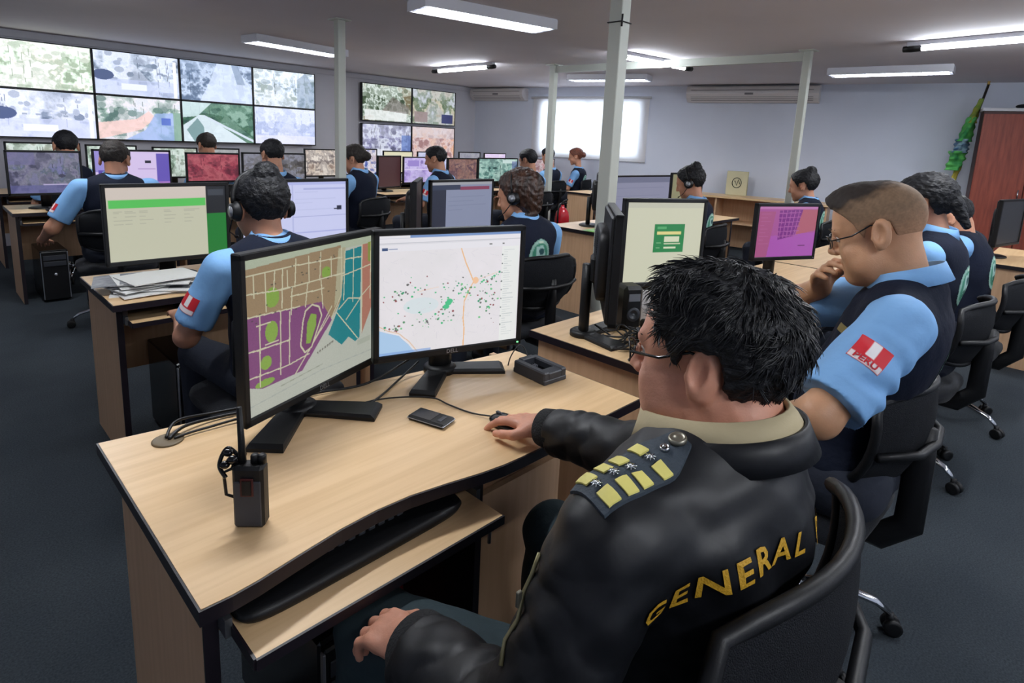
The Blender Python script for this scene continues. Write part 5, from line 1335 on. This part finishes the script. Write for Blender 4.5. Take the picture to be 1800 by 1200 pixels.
    surf(F, 'trousers', TROUS, t, lambda V: .003*wnoise(V, 8, 4), RT)
    for x in (-1, 1): MB().sq((.01+x*.15, .52, .045), (.10, .28, .09), .6, 20, 10).build('shoe', SHOE, t)
second_man()
oc = chair(1.91, .51, math.radians(-2), 'office chair under the cropped haired man')
for c_ in oc.children:
    if c_.name.startswith('leg'): c_.rotation_euler.z = math.radians(-24)

# ================================================================== things on and around the desks
def flat(name): pass
# mouse under the foreground man's hand
def mouse(x, y, rz, label, z=.75, cable=None):
    t = thing('computer_mouse', label, 'mouse', (x, y, z), rz)
    m = MB(); m.sq((0, 0, .013), (.062, .112, .036), .75, 24, 12); o = m.build('shell', GLOSSP, t)
    for v in o.data.vertices: v.co.z = max(v.co.z, .001)
    MB().sq((0, .032, .029), (.008, .022, .01), .7, 12, 8).build('scroll_wheel', DARKG, t)
    if cable: MB().tube([Vector(p)-Vector((x, y, z)) for p in cable], .0022, 6).build('cable', CABLE, t)
    return t
def smooth_path(P, n=8):
    P = [Vector(p) for p in P]; out = []
    for i in range(len(P)-1):
        p0, p1, p2, p3 = P[max(i-1, 0)], P[i], P[i+1], P[min(i+2, len(P)-1)]
        for k in range(n):
            u = k/n; out.append(.5*((2*p1)+(p2-p0)*u+(2*p0-5*p1+4*p2-p3)*u*u+(3*p1-p0-3*p2+p3)*u**3))
    return out+[P[-1]]
mouse(1.030, .985, 0, 'black mouse under the foreground man hand', cable=smooth_path([(1.030, 1.035, .762), (1.01, 1.10, .754), (.995, 1.18, .754), (.985, 1.235, .757), (.93, 1.29, .757), (.86, 1.33, .755), (.78, 1.34, .755), (.70, 1.36, .755), (.62, 1.42, .757)]))
# phone
t = thing('mobile_phone', 'small black mobile phone lying before the right foreground monitor', 'phone', (.905, 1.142, .75), math.radians(17))
MB().box((0, 0, .007), (.058, .112, .013), ch=.004).build('phone_body', BLACKP, t)
MB().box((0, 0, .0072), (.0595, .1135, .004), ch=.0015).build('phone_trim', SILVER, t)
MB().box((0, .018, .0138), (.048, .062, .001)).build('phone_screen', GLOSSP, t)
MB().box((0, -.034, .0138), (.03, .012, .0012)).build('phone_key', DARKG, t)
# radio charger
t = thing('radio_charger', 'dark grey radio charging cradle near the desk edge', 'charger', (1.355, 1.165, .75), math.radians(-4))
m = MB(); W, D, H = .098, .145, .042
m.box((0, 0, .008), (W, D, .016), ch=.003)
for s in (-1, 1): m.box((s*(W/2-.012), 0, .024), (.024, D-.004, .032), ch=.004)
m.box((0, -D/2+.022, .022), (W-.04, .04, .028), ch=.003); m.box((0, D/2-.012, .026), (W-.04, .022, .034), ch=.003); m.build('cradle', DARKG, t)
MB().box((0, .018, .017), (W-.05, .075, .004)).build('charging_well', GLOSSP, t)
m = MB()
for k in range(4): m.box((-.012+.008*k, .03, .022), (.003, .016, .006))
m.build('contact', SILVER, t)
MB().tube(smooth_path([(.02, D/2, .02), (.03, D/2+.03, .05), (.01, D/2+.04, .065), (-.02, D/2+.045, .03), (-.03, D/2+.05, -.02)]), .002, 6).build('cable', CABLE, t)
# walkie-talkie standing on the desk
t = thing('walkie_talkie', 'black two-way radio with stub antenna standing on the foreground desk', 'radio', (.395, 1.03, .75), math.radians(-42))
MB().box((0, 0, .062), (.056, .034, .124), ch=.006).build('radio_body', BLACKP, t)
MB().box((0, -.0175, .052), (.048, .004, .09), ch=.0015).build('battery_front', DARKG, t)
m = MB(); m.box((0, -.0195, .086), (.024, .002, .036), ch=.001); m.build('red_framed_plate', mat('dull_red_plastic', (70, 20, 22), .4), t)
MB().box((0, -.0212, .086), (.016, .002, .028)).build('plate_inset', BLACKP, t)
MB().tube([(-.015, .004, .122), (-.015, .004, .15), (-.017, .004, .232)], [.0075, .0065, .0048], 10).build('antenna', BLACKP, t)
for x in (.008, .021): MB().lathe([(.008, 0), (.008, .014), (.006, .017), (0, .017)], 12, Matrix.Translation((x, .004, .123))).build('knob', BLACKP, t)
m = MB(); m.tube([(-.028, 0, .115), (-.048, .0, .105), (-.045, 0, .06), (-.030, 0, .055)], .003, 6); m.build('belt_clip', BLACKP, t)
m = MB()
for k in range(9): a = k*1.3; m.sq((-.030+.012*math.sin(a), .012*math.cos(a*1.7), .110+.004*k), (.018, .016, .014), .7, 10, 6)
m.tube(smooth_path([(-.02, .01, .128), (-.045, .015, .145), (-.055, .0, .12), (-.04, -.01, .10)]), .004, 6); m.build('speaker_lead', GLOSSP, t)
# keyboard on the tray of the front desk
def keyboard(x, y, z, rz, label, W=.46, D=.17):
    t = thing('keyboard', label, 'keyboard', (x, y, z), rz)
    MB().sq((0, 0, .010), (W, D, .028), .28, 36, 8).build('keyboard_body', BLACKP, t)
    m = MB()
    for r in range(5):
        n = 20
        for c in range(n):
            if (c == 15 or c == 19): continue
            m.box((-W/2+.03+(W-.06)*c/(n-1), D/2-.035-.021*r, .026), (.0155, .0165, .009), ch=.002)
    k = m.build('keys', DARKG, t); k['kind'] = 'stuff'
    m = MB()
    for i in range(3): m.box((W*.33+.022*i, D/2-.014, .0235), (.004, .003, .0015))
    m.build('status_light', WHITE, t)
    return t
keyboard(.56, .968, TRAYZ, .02, 'long black keyboard on the tray of the foreground desk', .50, .185)
keyboard(3.52, 1.00, .75, -.1, 'black keyboard before the purple screen', .44, .15)
keyboard(2.30, 1.02, .75, 0, 'black keyboard under the login screen', .44, .15)
keyboard(1.00, 2.86, TRAYZ, 0, 'black keyboard on the tray of the paper pile desk', .40, .15)
keyboard(1.0, 6.02, .75, 0, 'black keyboard on the left third row desk', .44, .15)
mouse(3.02, .99, 0, 'black mouse before the purple screen')
# cables by the grommet and behind the screens
def cable(P, r, label, n=8):
    P = smooth_path(P, n); t = MB().tube([Vector(p)-Vector(P[0]) for p in P], r, 7).build('cable', CABLE); t.location = P[0]; tag(t, label, 'cable'); return t
cable([(.375, 1.455, .757), (.42, 1.485, .763), (.50, 1.495, .757), (.60, 1.475, .756), (.69, 1.45, .758), (.76, 1.43, .80)], .0042, 'thick black cable running from the grommet behind the street plan screen')
cable([(.372, 1.465, .757), (.41, 1.51, .770), (.50, 1.525, .757), (.62, 1.50, .756), (.76, 1.47, .757), (.90, 1.44, .757), (1.04, 1.43, .80)], .0036, 'thick black cable looping from the grommet to the right foreground monitor')
cable([(.385, 1.450, .757), (.45, 1.455, .757), (.60, 1.43, .76), (.75, 1.30, .757), (.86, 1.33, .757), (.98, 1.40, .757), (1.07, 1.42, .79)], .0032, 'black cable crossing between the two foreground monitor feet')
# papers
t = thing('paper_pile', 'fanned pile of white papers on the second row desk corner', 'papers', (.72, 2.98, .75), 0)
PAP = mat('white_paper', (222, 222, 220), .7); PAPG = mat('grey_newsprint', (150, 152, 156), .8, rgb2=(120, 122, 128), vscale=30)
rng = random.Random(3)
for k in range(11):
    a = rng.uniform(-.5, .4); m = MB(); w_, h_ = .30, .22; V = []; n = 6
    for j in range(n+1):
        for i in range(n+1): V.append(((i/n-.5)*w_, (j/n-.5)*h_, .006*math.sin(i/n*PI)*(k % 3)*.5))
    V = [(*(Matrix.Rotation(a, 2) @ Vector((v[0], v[1]))), v[2]+.004+.0052*k) for v in V]
    dx, dy = rng.uniform(-.05, .06), rng.uniform(-.06, .03); V = [(v[0]+dx, v[1]+dy, v[2]) for v in V]
    V2 = V+[(v[0], v[1], v[2]-.004) for v in V]; N1 = (n+1)**2; F = []
    for j in range(n):
        for i in range(n): q = j*(n+1)+i; F.append((q, q+1, q+n+2, q+n+1)); F.append((q+N1, q+n+1+N1, q+n+2+N1, q+1+N1))
    bd = list(range(n+1))+[(j+1)*(n+1)-1 for j in range(1, n+1)]+[n*(n+1)+i for i in range(n-1, -1, -1)]+[j*(n+1) for j in range(n-1, 0, -1)]
    for z in range(len(bd)): p, q = bd[z], bd[(z+1) % len(bd)]; F.append((q, p, p+N1, q+N1))
    m.add(V2, F).build('paper_sheet', PAPG if k in (8, 5, 3) else PAP, t)
# PC towers
def tower(x, y, rz, label, h=.42):
    t = thing('computer_tower', label, 'computer', (x, y, .0), rz)
    MB().box((0, 0, h/2+.01), (.185, .44, h), ch=.006).build('tower_case', GLOSSP, t)
    MB().box((0, -.226, h/2+.01), (.175, .02, h-.02), ch=.005).build('tower_front', BLACKP, t)
    for s in (-1, 1): MB().box((s*.088, -.231, h/2+.01), (.006, .016, h-.03), ch=.002).build('silver_strip', SILVER, t)
    for k in range(2): MB().box((0, -.238, h-.05-.05*k), (.15, .004, .038), ch=.001).build('drive_bay', DARKG, t)
    MB().lathe([(.012, 0), (.012, .004), (0, .005)], 14, Matrix.Translation((0, -.237, h*.55)) @ Matrix.Rotation(PI/2, 4, 'X')).build('power_button', SILVER, t)
    m = MB()
    for s in (-1, 1): m.box((s*.07, 0, .006), (.02, .38, .012))
    m.build('foot', BLACKP, t)
tower(.86, 3.02, 0, 'black computer tower with silver edges under the paper pile desk')
tower(.80, 6.22, 0, 'black computer tower with silver edges under the left third row desk')
tower(.60, 1.22, 0, 'black computer tower under the foreground desk')
# fire extinguisher beside the window pole
t = thing('fire_extinguisher', 'red fire extinguisher by the pole before the window', 'extinguisher', (6.12, 5.02, .0), 0)
EXR = mat('extinguisher_red', (196, 24, 40), .25, coat=.5)
MB().lathe([(.085, .0), (.088, .02), (.088, .02)], 20).build('foot_ring', BLACKP, t)
MB().lathe([(.06, .02), (.095, .05), (.098, .30), (.098, .50), (.085, .57), (.05, .62), (.025, .64), (.022, .67)], 28).build('cylinder', EXR, t)
MB().lathe([(.0985, .25), (.0995, .26), (.0995, .42), (.0985, .43)], 28).build('paper_label', PAP, t)
m = MB(); m.tube([(0, 0, .67), (0, 0, .70)], .02, 12); m.tube([(-.02, 0, .70), (.10, 0, .735)], .008, 6, flat=1.6); m.tube([(-.02, 0, .69), (.09, 0, .69)], .007, 6, flat=1.6); m.build('valve_handle', BLACKP, t)
MB().tube(smooth_path([(-.02, 0, .69), (-.10, -.02, .66), (-.125, -.03, .50), (-.11, -.03, .30), (-.10, -.03, .15)]), .011, 8).build('hose', BLACKP, t)
# the sheet on the desk right of the widest pole
t = thing('green_sheet', 'bright green and white sheet on the desk left of the widest pole', 'paper', (4.14, 2.92, .752), .1)
m = MB(); m.box((0, 0, .002), (.22, .30, .004)); m.build('sheet', mat('lime_print', (140, 214, 110), .6, rgb2=(206, 232, 196), vscale=9), t)
m = MB(); m.box((-.05, -.12, .0045), (.08, .05, .001)); m.build('white_panel', PAP, t)
# tangle of headset, cups and leads beside the edge-on monitor
hb = thing('desk_headset', 'black headset lying among cables in front of the edge-on monitor', 'headset', (1.80, 1.06, .75), .5)
m = MB(); m.tube([(.085*math.cos(PI*k/14), .02*math.sin(PI*k/7), .03+.085*math.sin(PI*k/14)) for k in range(15)], .006, 8, flat=1.8); m.build('headset_band', BLACKP, hb)
for s in (-1, 1): MB().lathe([(.028, -.012), (.036, -.006), (.036, .008), (.026, .014), (0, .014)], 20, Matrix.Translation((s*.085, 0, .036)) @ Matrix.Rotation(s*PI/2, 4, 'Y')).build('ear_cup', BLACKP, hb)
MB().tube(smooth_path([(-.09, 0, .02), (-.07, -.06, .01), (-.02, -.10, .02), (.0, -.12, .01)]), .003, 6).build('microphone_boom', BLACKP, hb)
rng = random.Random(11)
for k in range(9):
    a = rng.uniform(0, 6.28); cx, cy = 1.86+rng.uniform(-.07, .08), 1.16+rng.uniform(-.07, .10); P = []
    for i in range(7):
        an = a+i*1.15; r = .03+.05*rng.random(); P.append((cx+r*math.cos(an), cy+r*math.sin(an), .757+.05*rng.random()*(1 if i % 2 else .1)))
    cable(P, .0028+.001*rng.random(), 'black lead in the tangle around the feet of the edge-on monitor', 6)['group'] = 'tangled leads at the edge-on monitor'
def pc_speaker(x, y, rz, label):
    t = thing('desk_speaker', label, 'speaker', (x, y, .75), rz)
    MB().box((0, 0, .09), (.085, .09, .18), ch=.014).build('cabinet', BLACKP, t)
    MB().lathe([(.030, 0), (.028, .003), (.012, -.002), (0, .002)], 20, Matrix.Translation((0, -.046, .065)) @ Matrix.Rotation(PI/2, 4, 'X')).build('cone', DARKG, t)
    MB().box((0, -.046, .135), (.05, .003, .03)).build('control_panel', SILVER, t)
pc_speaker(2.02, 1.28, -.5, 'small black desk speaker between the edge-on monitor and the login screen')
t = thing('telephone', 'dark desk telephone with handset before the login screen', 'telephone', (2.04, 1.07, .75), -.3)
o = MB().box((0, 0, .03), (.17, .19, .05), ch=.012).build('phone_base', BLACKP, t)
MB().box((.02, -.01, .058), (.09, .09, .006), ch=.002).build('keypad', DARKG, t)
MB().box((.03, .065, .058), (.09, .03, .006), ch=.002).build('small_display', SILVER, t)
MB().tube([(-.06, -.085, .075), (-.06, -.05, .092), (-.06, .05, .092), (-.06, .085, .075)], [.022, .015, .015, .022], 12).build('handset', BLACKP, t)
t = thing('paper_note', 'small white note card standing by the login screen foot', 'paper', (2.13, 1.30, .75), -.7)
MB().box((0, 0, .07), (.10, .004, .13)).build('card', PAP, t); MB().box((0, .02, .004), (.10, .05, .008)).build('card_stand', PAP, t)
t = thing('lavender_box', 'small lavender box between the phones and the login screen', 'box', (2.10, 1.20, .75), -.5)
MB().box((0, 0, .05), (.05, .04, .10), ch=.003).build('carton', mat('lavender_card', (150, 140, 200), .6), t); MB().box((0, 0, .101), (.046, .036, .002)).build('flap', PAP, t)


# red item under the front desk
t = thing('red_bag', 'small red and black bag standing under the foreground desk', 'bag', (.80, 1.24, .0), .3)
MB().sq((0, 0, .17), (.15, .12, .34), .5, 20, 12).build('bag_body', mat('red_bag_cloth', (150, 18, 34), .7), t)
MB().tube([(-.05, 0, .33), (-.04, 0, .40), (.04, 0, .40), (.05, 0, .33)], .006, 8).build('bag_handle', BLACKP, t)
